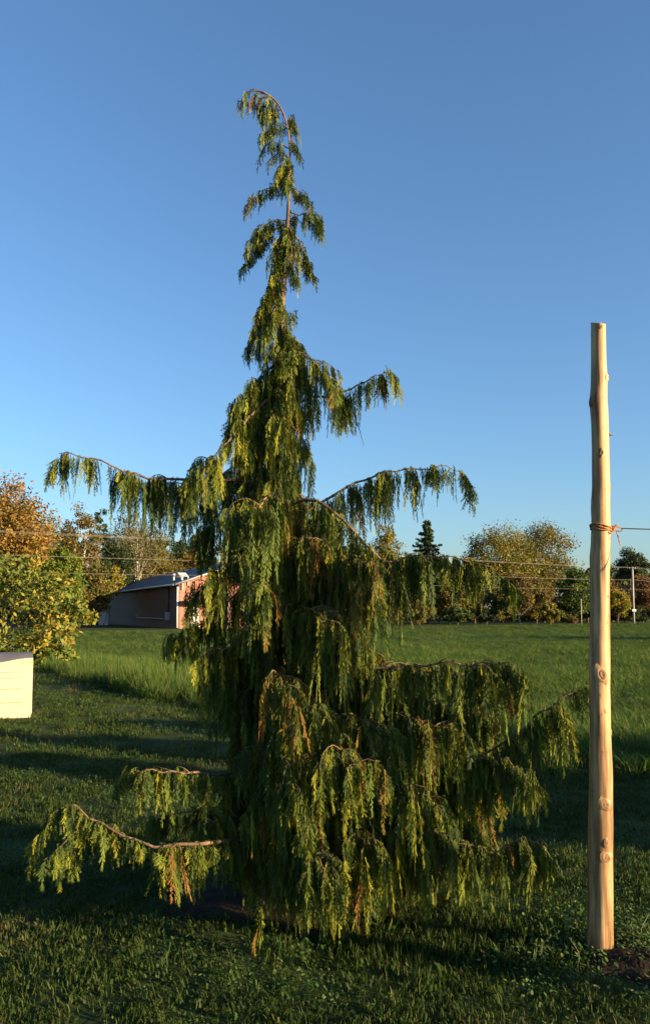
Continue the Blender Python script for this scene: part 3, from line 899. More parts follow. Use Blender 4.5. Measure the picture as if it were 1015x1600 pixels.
def make_rope():
    c, r = post_at(826)
    root = empty('rope', c, 'tan rope knotted round the wooden post and pulled taut to the right', 'rope')
    for k, (dz, tl) in enumerate(((.012, .008), (.002, .010), (-.008, .006))):
        mb = MB(); pts = []
        for i in range(37):
            a = 2 * math.pi * i / 36
            rr = r * 1.03 + .0035 + .0015 * math.sin(3 * a + k)
            pts.append(c + Vector((rr * math.cos(a), rr * math.sin(a), dz - tl * math.cos(a) + .003 * math.sin(2 * a + k))))
        mb.tube(pts, .0036, 7, False)
        mb.build('wrap', M['rope'], root)
    kn = c + Vector((r + .012, -.012, .0))
    mb = MB()
    for q in range(3):                                                        # the knot: three turns bundled
        pts = []
        for i in range(19):
            a = 2 * math.pi * i / 18
            pts.append(kn + Vector((.010 * math.cos(a) + .004 * q, .008 * math.sin(a + q), .010 * math.sin(a + q * .9) + .003 * q)))
        mb.tube(pts, .0042, 7, False)
    mb.build('knot', M['rope'], root)
    mb = MB()
    pts = []
    for i in range(21):
        a = 2 * math.pi * i / 20
        pts.append(kn + Vector((.026 + .016 * math.cos(a), -.004 * math.sin(a), -.004 + .010 * math.sin(a) - .003 * math.cos(a))))
    mb.tube(pts, .0026, 6, False); mb.build('loop', M['rope'], root)
    mb = MB()
    mb.tube(smooth_curve([kn + Vector((-.035, -.02, -.012)), kn + Vector((-.03, -.03, -.024)), kn + Vector((-.018, -.032, -.028)), kn + Vector((-.008, -.02, -.018)), kn], 14), .0022, 6)
    mb.build('loop', M['rope'], root)
    mb = MB()
    mb.tube(smooth_curve([kn + Vector((.012, -.004, -.008)), kn + Vector((.020, -.006, -.045)), kn + Vector((.030, -.006, -.085))], 8), .0024, 6)
    mb.build('loose_end', M['rope'], root)
    end = SECOND + Vector((-.06, .04, 1.98)); st = kn + Vector((.036, 0, 0))
    pts = []
    for i in range(25):
        t = i / 24; p = st.lerp(end, t); p.z -= .14 * 4 * t * (1 - t) * .5
        pts.append(p)
    mb = MB(); mb.tube(pts, .0026, 6); mb.build('line', M['rope'], root)


make_rope()


# ------------------------------------------------------------------ plants at the post's foot
def ground_cover():
    rng = np.random.default_rng(31)
    cl = [leafy(20, .10, .010, .05, .010, [(.05, .10, .03), (.07, .12, .035), (.10, .13, .04)], rng) for _ in range(4)]
    n = 210
    x = RNG.normal(1.42, .30, n); y = RNG.normal(3.60, .20, n)
    k = (np.hypot(x - 1.33, y - 3.50) > .10) & (np.hypot(x - 1.30, y - 3.72) > .075)
    x, y = x[k], y[k]
    xx = RNG.uniform(-2.3, 2.6, 330); yy = RNG.uniform(2.4, 5.2, 330)
    s = np.concatenate([RNG.uniform(.7, 1.2, len(x)), RNG.uniform(.35, .6, 330)])
    x = np.concatenate([x, xx]); y = np.concatenate([y, yy]); n = len(x)
    scatter('ground_cover', 'low leafy weeds spread round the foot of the post', np.stack([x, y, gz(x, y)], 1), np.stack([np.zeros(n), np.zeros(n), RNG.uniform(0, 6.28, n)], 1), np.stack([s, s, s], 1), RNG.integers(0, 4, n), cl, M['grass'])


ground_cover()


def soil_patch(name, label, cx, cy, rx, ry, h):
    rng = np.random.default_rng(int(cx * 100) + 500)
    mb = MB(); n, m = 26, 7
    mb.v.append((cx, cy, float(gz(cx, cy)) + h))
    ph = rng.uniform(0, 6, 3)
    for j in range(1, m + 1):
        for i in range(n):
            a = 2 * math.pi * i / n; e = 1 + .18 * math.sin(2 * a + ph[0]) + .12 * math.sin(5 * a + ph[1])
            f = j / m
            x, y = cx + rx * f * e * math.cos(a), cy + ry * f * e * math.sin(a)
            mb.v.append((x, y, float(gz(x, y)) + h * (1 - f * f) + (rng.uniform(0, .012) if j < m else -.012) + .004))
    for i in range(n):
        mb.f.append((0, 1 + i, 1 + (i + 1) % n)); mb.smooth.append(True)
    for j in range(m - 1):
        for i in range(n):
            i2 = (i + 1) % n; a, b = 1 + j * n, 1 + (j + 1) * n
            mb.f.append((a + i, b + i, b + i2, a + i2)); mb.smooth.append(True)
    o = mb.build(name, M['soil']); tag(o, label, kind='structure')


soil_patch('bare_soil', 'dark bare soil heaped at the foot of the post', 1.40, 3.56, .26, .17, .03)
soil_patch('bare_soil', 'dark bare soil under the weeping cedar', -.22, 4.42, .70, .42, .02)


def weed(x, y, h, label, seed):
    rng = np.random.default_rng(seed)
    z = float(gz(x, y))
    root = empty('weed', (x, y, z), label, 'weed', 'tall weeds near the post')
    st = MB(); top = Vector((x + rng.normal(0, .03), y + rng.normal(0, .03), z + h))
    c = smooth_curve([Vector((x, y, z - .01)), Vector((x + rng.normal(0, .012), y, z + h * .5)), top], 10)
    st.tube(c, [.0022 - .00012 * i for i in range(10)], 5); st.build('stem', M['stem'], root)
    V, T, C = [], [], []
    for i in range(3, 10):
        for q in range(2):
            a = rng.uniform(0, 6.28); d = np.array([math.cos(a), math.sin(a), rng.uniform(-.1, .8)]); d /= np.linalg.norm(d)
            s = rng.uniform(.014, .03) * (1.2 - i / 14); w = np.cross(d, (0, 0, 1)); w /= np.linalg.norm(w)
            o = np.array(c[i]); k = len(V)
            V += [o, o + d * s * .5 + w * s * .28, o + d * s * 1.1, o + d * s * .5 - w * s * .28]; T += [(k, k + 1, k + 2), (k, k + 2, k + 3)]
            C += [np.array((.09, .14, .04)) * rng.uniform(.7, 1.3)] * 4
    link('leaves', tri_mesh('leaves', V, T, C), M['grass'], root)


M['stem'] = noisy('weed_stem', (.06, .10, .03), (.12, .15, .05), 20, .7)
weed(1.14, 3.78, .20, 'thin tall weed with small leaves left of the post foot', 2)
weed(.98, 3.66, .17, 'short branching weed farthest left of the post', 3)
weed(1.10, 3.56, .14, 'small weed in front of the post, to its left', 4)
weed(1.52, 3.80, .12, 'small weed just right of the post foot', 6)

# ------------------------------------------------------------------ far trees and bushes
PAL = {
    'orange': [(.19, .095, .022), (.21, .125, .028), (.15, .075, .02), (.20, .145, .03), (.12, .10, .025), (.10, .095, .025)],
    'brown': [(.105, .080, .024), (.125, .095, .028), (.085, .075, .025), (.120, .080, .025), (.078, .085, .024)],
    'red': [(.125, .068, .030), (.105, .062, .028), (.135, .085, .032), (.085, .065, .028)],
    'olive': [(0.086, 0.094, 0.022), (0.115, 0.108, 0.025), (0.065, 0.079, 0.022), (0.144, 0.115, 0.025), (0.101, 0.079, 0.022)],
    'yellowgreen': [(0.115, 0.122, 0.022), (0.158, 0.137, 0.025), (0.079, 0.101, 0.022), (0.194, 0.144, 0.022), (0.094, 0.101, 0.022)],
    'yellow': [(0.202, 0.173, 0.022), (0.238, 0.187, 0.025), (0.158, 0.144, 0.022), (0.130, 0.130, 0.022)],
    'green': [(0.043, 0.079, 0.018), (0.058, 0.094, 0.022), (0.036, 0.065, 0.018), (0.079, 0.101, 0.022)],
    'bright': [(0.079, 0.137, 0.014), (0.101, 0.151, 0.022), (0.065, 0.115, 0.014), (0.130, 0.144, 0.022)],
    'dark': [(0.022, 0.040, 0.016), (0.029, 0.050, 0.018), (0.020, 0.036, 0.014), (0.040, 0.054, 0.018)],
    'grey': [(0.086, 0.086, 0.036), (0.115, 0.101, 0.043), (0.065, 0.072, 0.032), (0.137, 0.108, 0.036)],
    'bush': [(.12, .15, .025), (.16, .17, .028), (.085, .125, .025), (.20, .18, .026), (.23, .18, .03), (.07, .105, .025), (.10, .13, .028)],
}


def leaves(centers, radii, per, size, cols, rng, flat=.75, aspect=1.6):
    """leaf-shaped faces spread through clumps"""
    C = np.repeat(np.asarray(centers), per, 0); n = len(C)
    d = rng.normal(size=(n, 3)); d /= np.linalg.norm(d, axis=1)[:, None]
    r = np.repeat(np.asarray(radii), per) * rng.uniform(.05, 1.0, n) ** .65
    p = C + d * r[:, None] * np.array([1, 1, flat])
    u = rng.normal(size=(n, 3)); u /= np.linalg.norm(u, axis=1)[:, None]
    nrm = d * .7 + rng.normal(size=(n, 3)) * .6 + np.array([0, 0, .3])
    w = np.cross(nrm, u); w /= np.linalg.norm(w, axis=1)[:, None] + 1e-9
    s = (size * rng.uniform(.6, 1.35, n))[:, None]
    V = np.stack([p - u * s * .5 * aspect, p + w * s * .5, p + u * s * .5 * aspect, p - w * s * .5], 1).reshape(-1, 3)
    i = np.arange(n)[:, None] * 4
    T = np.concatenate([i + [0, 1, 2], i + [0, 2, 3]])
    cols = np.asarray(cols)
    shade = np.repeat(rng.integers(0, len(cols), len(centers)), per)
    pick = np.where(rng.uniform(size=n) < .5, shade, rng.integers(0, len(cols), n))
    c = cols[pick] * rng.uniform(.75, 1.25, n)[:, None]
    return V, T, np.repeat(c, 4, 0)


def tree(name, label, px, d, top, width, pal, clumps=60, per=70, leaf=.30, bare=.22, trunk='bark', cat='tree', group='trees along the far edge of the field', seed=0, egg=1.0, clr=1.0, foot=None, lean=0.0):
    """broadleaf: trunk and forked limbs (part trunk > branch) and a crown of leaf clumps"""
    rng = np.random.default_rng(abs(seed + int(px * 7 + d)))
    base = P(px, 978, d); base.z = float(gz(base.x, d)) if foot is None else foot
    H = P(px, top, d).z - base.z
    W = width / F_PX * d / 2
    root = empty(name, base, label, cat, group)
    mb = MB(); r0 = .010 * H + .02
    tp = smooth_curve([base - Vector((0, 0, .2)), base + Vector((rng.normal(0, .02) * H + lean * .4, 0, H * .4)), base + Vector((rng.normal(0, .03) * H + lean, rng.normal(0, .03) * H, H * .9))], 12)
    mb.tube(tp, [r0 * (1 - .85 * i / 11) for i in range(12)], 7)
    tro = mb.build('trunk', M[trunk], root)
    z0 = bare * H
    cen, rad = [], []
    hh = (H - z0) / 2; mid = base + Vector((lean * .6, 0, z0 + hh))
    cr = min(W, hh) * .34 * clr
    for i in range(clumps):
        v = rng.normal(size=3); v /= np.linalg.norm(v); q = rng.uniform(.15, 1) ** .45
        z = v[2] * q
        wz = (1 - .35 * egg * max(0, z)) * (1 - .15 * max(0, -z))
        cen.append(np.array(mid) + np.array([v[0] * q * (W - cr * .6) * wz, v[1] * q * (W - cr * .6) * wz, z * (hh - cr * .55)]))
        rad.append(cr * rng.uniform(.6, 1.25))
    bb = MB()
    for i in range(min(22, clumps)):
        c = Vector(cen[i]); k = int(np.clip((c.z - base.z) / H * 10 - 1.5, 1, 10)); s = tp[k]
        bb.tube(smooth_curve([s, s.lerp(c, .5) + Vector((0, 0, .04 * H)), c], 6), [r0 * .32, r0 * .26, r0 * .2, r0 * .15, r0 * .1, r0 * .05], 5)
    bb.build('branches', M[trunk], tro)
    V, T, C = leaves(cen, rad, int(per * 2.2), leaf * .66, PAL[pal], rng)
    link('crown', tri_mesh('crown', V, T, C), M['leaf'], root)
    return root


def conifer(name, label, px, d, top, width, pal='dark', tiers=18, gap=.35, seed=0, foot=None):
    """spruce: straight trunk with whorls of drooping needle boughs"""
    rng = np.random.default_rng(seed + int(px * 3 + d))
    base = P(px, 978, d); base.z = float(gz(base.x, d)) if foot is None else foot
    H = P(px, top, d).z - base.z; W = width / F_PX * d / 2
    root = empty(name, base, label, 'tree', 'trees along the far edge of the field')
    mb = MB(); mb.tube([base - Vector((0, 0, .2)), base + Vector((0, 0, H * .5)), base + Vector((0, 0, H))], [.016 * H, .010 * H, .01], 7)
    tro = mb.build('trunk', M['bark'], root)
    bb = MB(); cen, rad = [], []
    for t in range(tiers):
        f = (t + .5) / tiers; z = H * (.18 + .82 * f)
        ln = W * (1 - f) ** .8 * rng.uniform(.75, 1.15) + .12
        nb = 6
        for b in range(nb):
            a = 2 * math.pi * (b + rng.uniform(-.3, .3)) / nb + t; l = ln * rng.uniform(.45, 1.2)
            e = base + Vector((math.cos(a) * l, math.sin(a) * l, z - l * .12 + rng.normal(0, .22)))
            s = base + Vector((0, 0, z + .05 * l + rng.normal(0, .2)))
            bb.tube([s, s.lerp(e, .6) - Vector((0, 0, l * .08)), e], [.035, .025, .01], 4)
            for q in np.linspace(.2, 1, 5):
                c = s.lerp(e, float(q)) - Vector((0, 0, l * .12 * math.sin(q * math.pi)))
                cen.append(np.array(c)); rad.append((.16 + .12 * W) * (1.15 - .5 * q) * gap * 2)
    bb.build('branches', M['bark'], tro)
    V, T, C = leaves(cen, rad, 8, .26, PAL[pal], rng, .55, 2.2)
    link('crown', tri_mesh('crown', V, T, C), M['leaf'], root)


def far_trees():
    tree('maple_tree', 'large orange autumn maple at the left edge', 8, 80, 735, 200, 'orange', 95, 90, .30, .18, seed=1)
    tree('maple_tree', 'brown and orange tree below the large orange maple', 50, 84, 838, 130, 'brown', 60, 70, .28, .1, seed=2)
    tree('green_tree', 'bright green young tree behind the leafy bush', 97, 76, 850, 84, 'bright', 50, 80, .24, .1, seed=3)
    tree('birch_tree', 'thin brown-leaved birch right of the orange maple', 124, 90, 778, 74, 'brown', 60, 45, .24, .25, 'birch', seed=4, egg=.3)
    tree('poplar_tree', 'sparse dark poplar with tufted top left of the barn roof', 152, 98, 783, 46, 'dark', 30, 40, .26, .3, seed=5, clr=.8, egg=0)
    tree('birch_tree', 'tall sparse yellow-leaved birch above the barn', 212, 118, 786, 120, 'grey', 75, 45, .27, .3, 'birch', seed=6)
    tree('green_tree', 'dark green tree behind the left end of the barn', 176, 112, 832, 90, 'dark', 60, 70, .32, .1, seed=7)
    tree('green_tree', 'olive tree behind the middle of the barn', 245, 124, 838, 110, 'olive', 70, 70, .34, .1, seed=8)
    tree('maple_tree', 'orange-brown tree above the right end of the barn roof', 305, 128, 852, 90, 'orange', 60, 70, .34, .1, seed=9)
    tree('green_tree', 'dark tree rising behind the barn ridge', 290, 134, 838, 90, 'dark', 60, 60, .34, .1, seed=10)
    tree('olive_tree', 'olive-yellow tree beside the left end of the barn', 148, 88, 868, 70, 'olive', 50, 60, .26, .05, seed=11)
    tree('birch_tree', 'leaning pale-trunked birch at the left end of the barn', 160, 92, 880, 40, 'yellow', 24, 30, .24, .35, 'birch', seed=12, lean=2.4)
    tree('olive_tree', 'olive tree seen through the cedar left of its trunk', 372, 126, 855, 120, 'olive', 60, 60, .34, .08, seed=13)
    tree('olive_tree', 'dull green tree seen through the cedar behind its trunk', 455, 122, 868, 120, 'green', 60, 60, .34, .08, seed=14)
    tree('olive_tree', 'brownish tree seen through the cedar right of its trunk', 535, 118, 872, 120, 'brown', 60, 60, .34, .08, seed=15)
    tree('larch_tree', 'tall pale yellow-green tree just right of the cedar', 604, 118, 810, 74, 'yellowgreen', 75, 55, .28, .1, seed=16, egg=1.8)
    conifer('spruce_tree', 'dark pointed spruce standing above the trees right of the cedar', 668, 122, 815, 104, tiers=20, gap=.34, seed=17)
    tree('brown_tree', 'brown leafy tree at the field edge below the spruce', 636, 102, 888, 96, 'brown', 70, 60, .28, .06, seed=18)
    tree('olive_tree', 'olive thicket tree between the spruce and the tall ash', 702, 106, 896, 96, 'olive', 70, 60, .28, .04, seed=19)
    tree('bare_tree', 'thin half-bare tree left of the tall ash', 738, 122, 850, 64, 'grey', 45, 26, .26, .25, seed=20)
    tree('ash_tree', 'tall yellow-green ash with open crown, left of the twin crowns', 784, 120, 814, 138, 'yellowgreen', 135, 60, .28, .22, seed=21, egg=.5)
    tree('ash_tree', 'tall green ash with open crown, right of the twin crowns', 850, 124, 810, 124, 'olive', 125, 55, .28, .22, seed=22, egg=.4)
    tree('larch_tree', 'broad rust-brown tree with pale forked trunk at the field edge', 812, 106, 890, 126, 'brown', 110, 70, .24, .16, 'birch', seed=23, egg=1.4)
    tree('green_tree', 'dense dark green tree left of the wooden post', 898, 112, 885, 74, 'green', 80, 70, .28, .06, seed=24)
    conifer('spruce_tree', 'small dark spruce tip just right of the wooden post', 941, 132, 872, 84, tiers=20, seed=25)
    tree('pine_tree', 'dark rounded pine rising above the utility pole', 990, 136, 852, 62, 'dark', 60, 80, .30, .45, seed=26, egg=.8)
    tree('yellow_tree', 'bright yellow small tree left of the utility pole', 965, 116, 915, 44, 'yellow', 44, 60, .24, .05, seed=27)
    tree('red_tree', 'reddish brown tree behind the utility pole', 1004, 124, 893, 84, 'red', 70, 60, .30, .06, seed=28)
    tree('red_tree', 'rusty tree behind the yellow small tree', 944, 122, 895, 64, 'red', 60, 60, .30, .06, seed=29)
    tree('olive_tree', 'olive tree filling in behind the large orange maple', 70, 98, 800, 130, 'olive', 80, 60, .30, .06, seed=32)
    tree('olive_tree', 'wide olive-green tree behind the sparse birch above the barn', 205, 130, 818, 140, 'olive', 90, 60, .32, .06, seed=33)
    tree('olive_tree', 'olive tree past the right edge beside the reddish one', 1075, 128, 885, 110, 'olive', 70, 60, .30, .06, seed=30)
    tree('olive_tree', 'olive tree past the left edge beside the orange maple', -85, 78, 800, 130, 'olive', 70, 60, .30, .06, seed=31)
    for i, (px, d, top, w, pal, lab) in enumerate(((655, 96, 938, 60, 'olive', 'olive shrub below the brown tree at the field edge'), (715, 100, 945, 54, 'green', 'green shrub left of the broad rust-brown tree'),
                                                   (860, 103, 942, 50, 'yellowgreen', 'yellow-green shrub right of the broad rust-brown tree'), (890, 107, 962, 34, 'brown', 'small rusty shrub under the dense dark green tree'),
                                                   (605, 92, 940, 50, 'brown', 'brown shrub at the field edge by the cedar'), (570, 92, 938, 50, 'dark', 'dark shrub at the field edge touching the cedar'),
                                                   (1000, 119, 945, 60, 'dark', 'dark shrub behind the foot of the utility pole'), (760, 104, 950, 50, 'dark', 'dark shrub left of the pale forked trunk'),
                                                   (935, 114, 945, 40, 'dark', 'dark shrub right behind the wooden post'), (240, 122, 930, 60, 'olive', 'olive shrub behind the barn wall'),
                                                   (784, 105, 940, 46, 'olive', 'olive shrub in front of the left twin ash trunk'), (685, 108, 915, 60, 'brown', 'tall brown shrub between the spruce and the rust-brown tree'),
                                                   (628, 108, 912, 56, 'olive', 'tall olive shrub below the pale yellow-green tree'), (838, 112, 908, 60, 'olive', 'tall olive shrub right of the broad rust-brown tree'),
                                                   (742, 112, 905, 64, 'brown', 'tall brown shrub below the half-bare tree'), (918, 116, 905, 44, 'green', 'tall green shrub directly behind the wooden post'),
                                                   (975, 121, 925, 44, 'brown', 'brown shrub just left of the utility pole'), (122, 84, 900, 64, 'brown', 'brown shrub between the leafy bush and the barn'))):
        tree('shrub', lab, px, d, top, w, pal, 36, 60, .22, .02, cat='shrub', group='shrubs under the far trees', seed=60 + i)


far_trees()


def added_shade_trees():
    # added shrubs and tree, unseen, placed to throw long shadows over lawn and field
    for i, (x, y, h, w, pal, lab) in enumerate(((10.6, 2.05, 3.3, 1.7, 'green', 'added shade shrub out of view at the right, nearest to the camera'), (10.9, 3.45, 3.5, 1.6, 'olive', 'added shade shrub out of view at the right, middle one of three'), (11.4, 4.9, 3.2, 1.6, 'green', 'added shade shrub out of view at the right, farthest of three'),(66, 26, 12, 9, 'brown', 'added brown shade tree out of view at the right by the road'))):
        tree('shrub' if h < 5 else 'green_tree', lab, 507.5 + x / y * F_PX, y, 958 - (h - CAM_H) / y * F_PX, w / y * F_PX, pal, 60, 60, .05 * h + .03, .03 if h < 5 else .12, cat='shrub' if h < 5 else 'tree', group=None, seed=40 + i)


added_shade_trees()


def far_wood():
    """the deep wood behind the named trees: one mass"""
    rng = np.random.default_rng(77)
    cen, rad = [], []
    for i in range(1000):
        px = rng.uniform(-160, 1190); d = rng.uniform(140, 165)
        topy = np.interp(px, [-160, 60, 150, 330, 560, 640, 720, 900, 1190], [832, 842, 838, 850, 868, 874, 878, 882, 880])
        b = P(px, topy + (985 - topy) * rng.uniform() ** .75, d); cen.append(np.array(b)); rad.append(rng.uniform(1.2, 2.2))
    V, T, C = leaves(cen, rad, 55, .62, PAL['dark'] + PAL['green'] + PAL['brown'][:2], rng)
    tag(link('far_wood', tri_mesh('far_wood', V, T, C), M['leaf']), 'dim wood closing the view behind the field-edge trees', kind='stuff')


far_wood()


def leafy_bush():
    rng = np.random.default_rng(90)
    d = 15.2
    base = P(20, 985, d + .4); base.z = 0
    root = empty('leafy_bush', base, 'green and yellow large-leaved bush behind the cream storage shed', 'bush')
    cen, rad = [], []
    for px, py, r in ((20, 900, 34), (60, 915, 34), (95, 935, 30), (118, 955, 22), (30, 950, 40), (75, 970, 34), (15, 1000, 34), (60, 1005, 26), (108, 975, 26), (-30, 900, 40), (-40, 960, 46), (-20, 1005, 36), (132, 962, 14), (92, 1000, 20),
                      (60, 1022, 16), (98, 1016, 14), (5, 880, 22), (45, 890, 20), (85, 908, 18), (125, 945, 14), (-70, 930, 40), (40, 925, 40), (90, 958, 34), (0, 930, 40)):
        for q in range(3):
            c = P(px + rng.normal(0, 6), py + rng.normal(0, 6), d + rng.uniform(-1.0, 1.0)); cen.append(np.array(c)); rad.append(r / F_PX * d * .95)
    mb = MB()
    for q in range(7):
        e = Vector(cen[q * 7]); s = base + Vector((rng.normal(0, .15), rng.normal(0, .15), -.05))
        mb.tube(smooth_curve([s, s.lerp(e, .5) + Vector((0, 0, .2)), e], 8), [.022 - .0022 * i for i in range(8)], 6)
    mb.build('stems', M['bark'], root)
    V, T, C = leaves(cen, rad, 95, .052, PAL['bush'], rng, 1.0, 2.2)
    V[:, 2] = np.maximum(V[:, 2], .12)
    link('crown', tri_mesh('crown', V, T, C), M['leaf'], root)


leafy_bush()

# ------------------------------------------------------------------ the barn
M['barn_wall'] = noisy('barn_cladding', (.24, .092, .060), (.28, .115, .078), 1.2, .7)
M['barn_side_shaded'] = noisy('barn_cladding_shaded', (.090, .038, .028), (.115, .052, .040), 1.2, .7)  # darker copy of the cladding: the long wall's shade is put into its colour
M['barn_roof'] = noisy('barn_roof_metal', (.035, .042, .052), (.055, .063, .077), .6, .6, (1, .2, 1))
M['white'] = noisy('white_paint', (.52, .50, .47), (.60, .58, .55), 3, .6)
M['glass'] = noisy('dark_glass', (.02, .025, .03), (.04, .045, .05), 2, .1)


def barn():
    A = P(279, 912, 75); zE = A.z; zB = -.3
    A = Vector((A.x, 75, 0)); L_ = Vector((-.425, .905, 0)); G = Vector((.905, .425, 0))
    LEN, WID, RISE = 44.0, 15.0, 2.6
    root = empty('barn', (A.x, A.y, 0), 'long low barn with grey metal roof and reddish walls behind the field', 'barn')

    def q(l, g, z): return A + L_ * l + G * g + Vector((0, 0, z))
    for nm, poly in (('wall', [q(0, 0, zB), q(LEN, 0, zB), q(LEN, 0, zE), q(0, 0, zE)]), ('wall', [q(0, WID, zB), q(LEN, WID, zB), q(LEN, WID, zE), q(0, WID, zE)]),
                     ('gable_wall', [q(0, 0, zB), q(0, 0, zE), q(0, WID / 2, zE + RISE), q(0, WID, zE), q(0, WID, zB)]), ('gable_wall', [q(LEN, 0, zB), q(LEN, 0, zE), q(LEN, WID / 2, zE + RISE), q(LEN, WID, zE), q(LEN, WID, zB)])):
        c = sum(poly, Vector()) / len(poly); inn = (q(LEN / 2, WID / 2, c.z) - c).normalized() * .15
        mb = MB(); mb.poly(poly); mb.poly([p + inn for p in reversed(poly)])
        for i in range(len(poly)):
            a, b = poly[i], poly[(i + 1) % len(poly)]; mb.poly([a, a + inn, b + inn, b])
        mb.build(nm, M['barn_side_shaded' if nm == 'wall' else 'barn_wall'], root)
    up = Vector((0, 0, .14))
    for sgn in (0, 1):
        e0 = -.45 if sgn == 0 else WID + .45
        ze = zE - .45 * RISE / (WID / 2) + .02
        pl = [q(-.4, e0, ze), q(LEN + .4, e0, ze), q(LEN + .4, WID / 2, zE + RISE + .02), q(-.4, WID / 2, zE + RISE + .02)]
        mb = MB(); mb.poly(pl); mb.poly([p + up for p in reversed(pl)])
        for i in range(4):
            a, b = pl[i], pl[(i + 1) % 4]; mb.poly([a, b, b + up, a + up])
        ro = mb.build('roof_slope', M['barn_roof'], root)
        for k in range(0, 45, 3):                                             # standing seams
            mb = MB(); a = q(k, e0, ze + .15); b = q(k, WID / 2, zE + RISE + .17)
            mb.tube([a, b], .035, 4); mb.build('seam', M['barn_roof'], ro)
        mb = MB(); mb.tube([q(-.47, e0, ze + .04), q(-.47, WID / 2, zE + RISE + .06)], .13, 4); mb.build('verge_board', M['white'], root)
        mb = MB(); mb.tube([q(-.4, e0 - .09 * (1 if sgn == 0 else -1), ze + .02), q(LEN, e0 - .09 * (1 if sgn == 0 else -1), ze + .02)], .09, 6); mb.build('gutter', M['metal'], root)
    mb = MB(); mb.tube([q(-.12, -.12, zE - .3), q(-.12, -.12, .2)], .10, 6); mb.build('downpipe', M['white'], root)
    mb = MB(); mb.box(q(-.9, 1.6, 2.7), (3.0, 1.8, .12), Matrix.Rotation(math.atan2(G.y, G.x), 3, 'Z')); mb.build('door_canopy', M['barn_roof'], root)
    rot = Matrix.Rotation(math.atan2(G.y, G.x), 3, 'Z')
    mb = MB(); mb.box(q(-.04, 1.6, 1.35), (1.0, .07, 2.2), rot); mb.build('door', M['white'], root)
    for g in (6.3, 8.6):
        mb = MB(); mb.box(q(-.03, g, 1.9), (1.0, .06, 1.2), rot); w = mb.build('window', M['white'], root)
        for sx in (-.28, .28):
            mb = MB(); mb.box(q(-.07, g + sx * .82, 1.9), (.40, .03, 1.04), rot); mb.build('pane', M['glass'], w)
    # hood and mast at the near roof edge, flue, fittings along the long wall
    mb = MB(); c = q(1.2, .6, zE + 1.05)
    for s in (-1, 1):
        a = c + G * 0; b = c + L_ * (s * .95) + Vector((0, 0, -.34))
        mb.poly([a - G * .4, b - G * .4, b + G * .4, a + G * .4]); mb.poly([a + G * .4 + up * .6, b + G * .4 + up * .6, b - G * .4 + up * .6, a - G * .4 + up * .6])
        mb.poly([a - G * .4, a - G * .4 + up * .6, b - G * .4 + up * .6, b - G * .4])
    mb.tube([q(1.2, .6, zE + .1), c], .07, 6)
    mb.build('roof_hood', M['white'], root)
    mb = MB(); mb.tube([q(-.1, .35, zE - .6), q(-.1, .35, zE + .9)], .07, 6); mb.tube([q(-.1, .9, zE - .2), q(-.1, .9, zE + .75)], .05, 6); mb.tube([q(-.1, .35, zE + .3), q(-.1, .9, zE + .3)], .04, 6)
    mb.build('mast', M['white'], root)
    mb = MB(); mb.tube([q(3.5, .4, zE), q(3.5, .4, zE + 1.0)], .12, 8); mb.tube([q(3.5, .4, zE + .9), q(3.5, .4, zE + 1.15)], .2, 8); mb.build('flue', M['metal'], root)
    mb = MB(); mb.tube([q(3.5, -.1, 1.0), q(3.5, -.1, zE - .1)], .07, 6); mb.build('cable_pipe', M['glass'], root)
    mb = MB(); mb.box(q(3.4, -.2, 1.3), (.5, .4, .8), Matrix.Rotation(math.atan2(L_.y, L_.x), 3, 'Z')); mb.build('meter_box', M['metal'], root)
    mb = MB(); mb.tube([q(5, -.25, 1.05), q(18, -.25, 1.05)], .06, 6); mb.tube([q(18, -.25, 1.05), q(18, -.25, 1.5)], .06, 6); mb.build('wall_rail', M['metal'], root)
    c = P(163, 970, 96); zz = float(gz(c.x, 96))
    o = MB(); o.box((c.x, 96, zz + .85), (1.15, .8, 1.7)); o.box((c.x, 96, zz + 1.73), (1.25, .9, .08)); o.box((c.x, 95.58, zz + .9), (.9, .03, 1.3))
    tag(o.build('cabinet', M['white']), 'small white cabinet standing at the left end of the barn', 'cabinet')


barn()


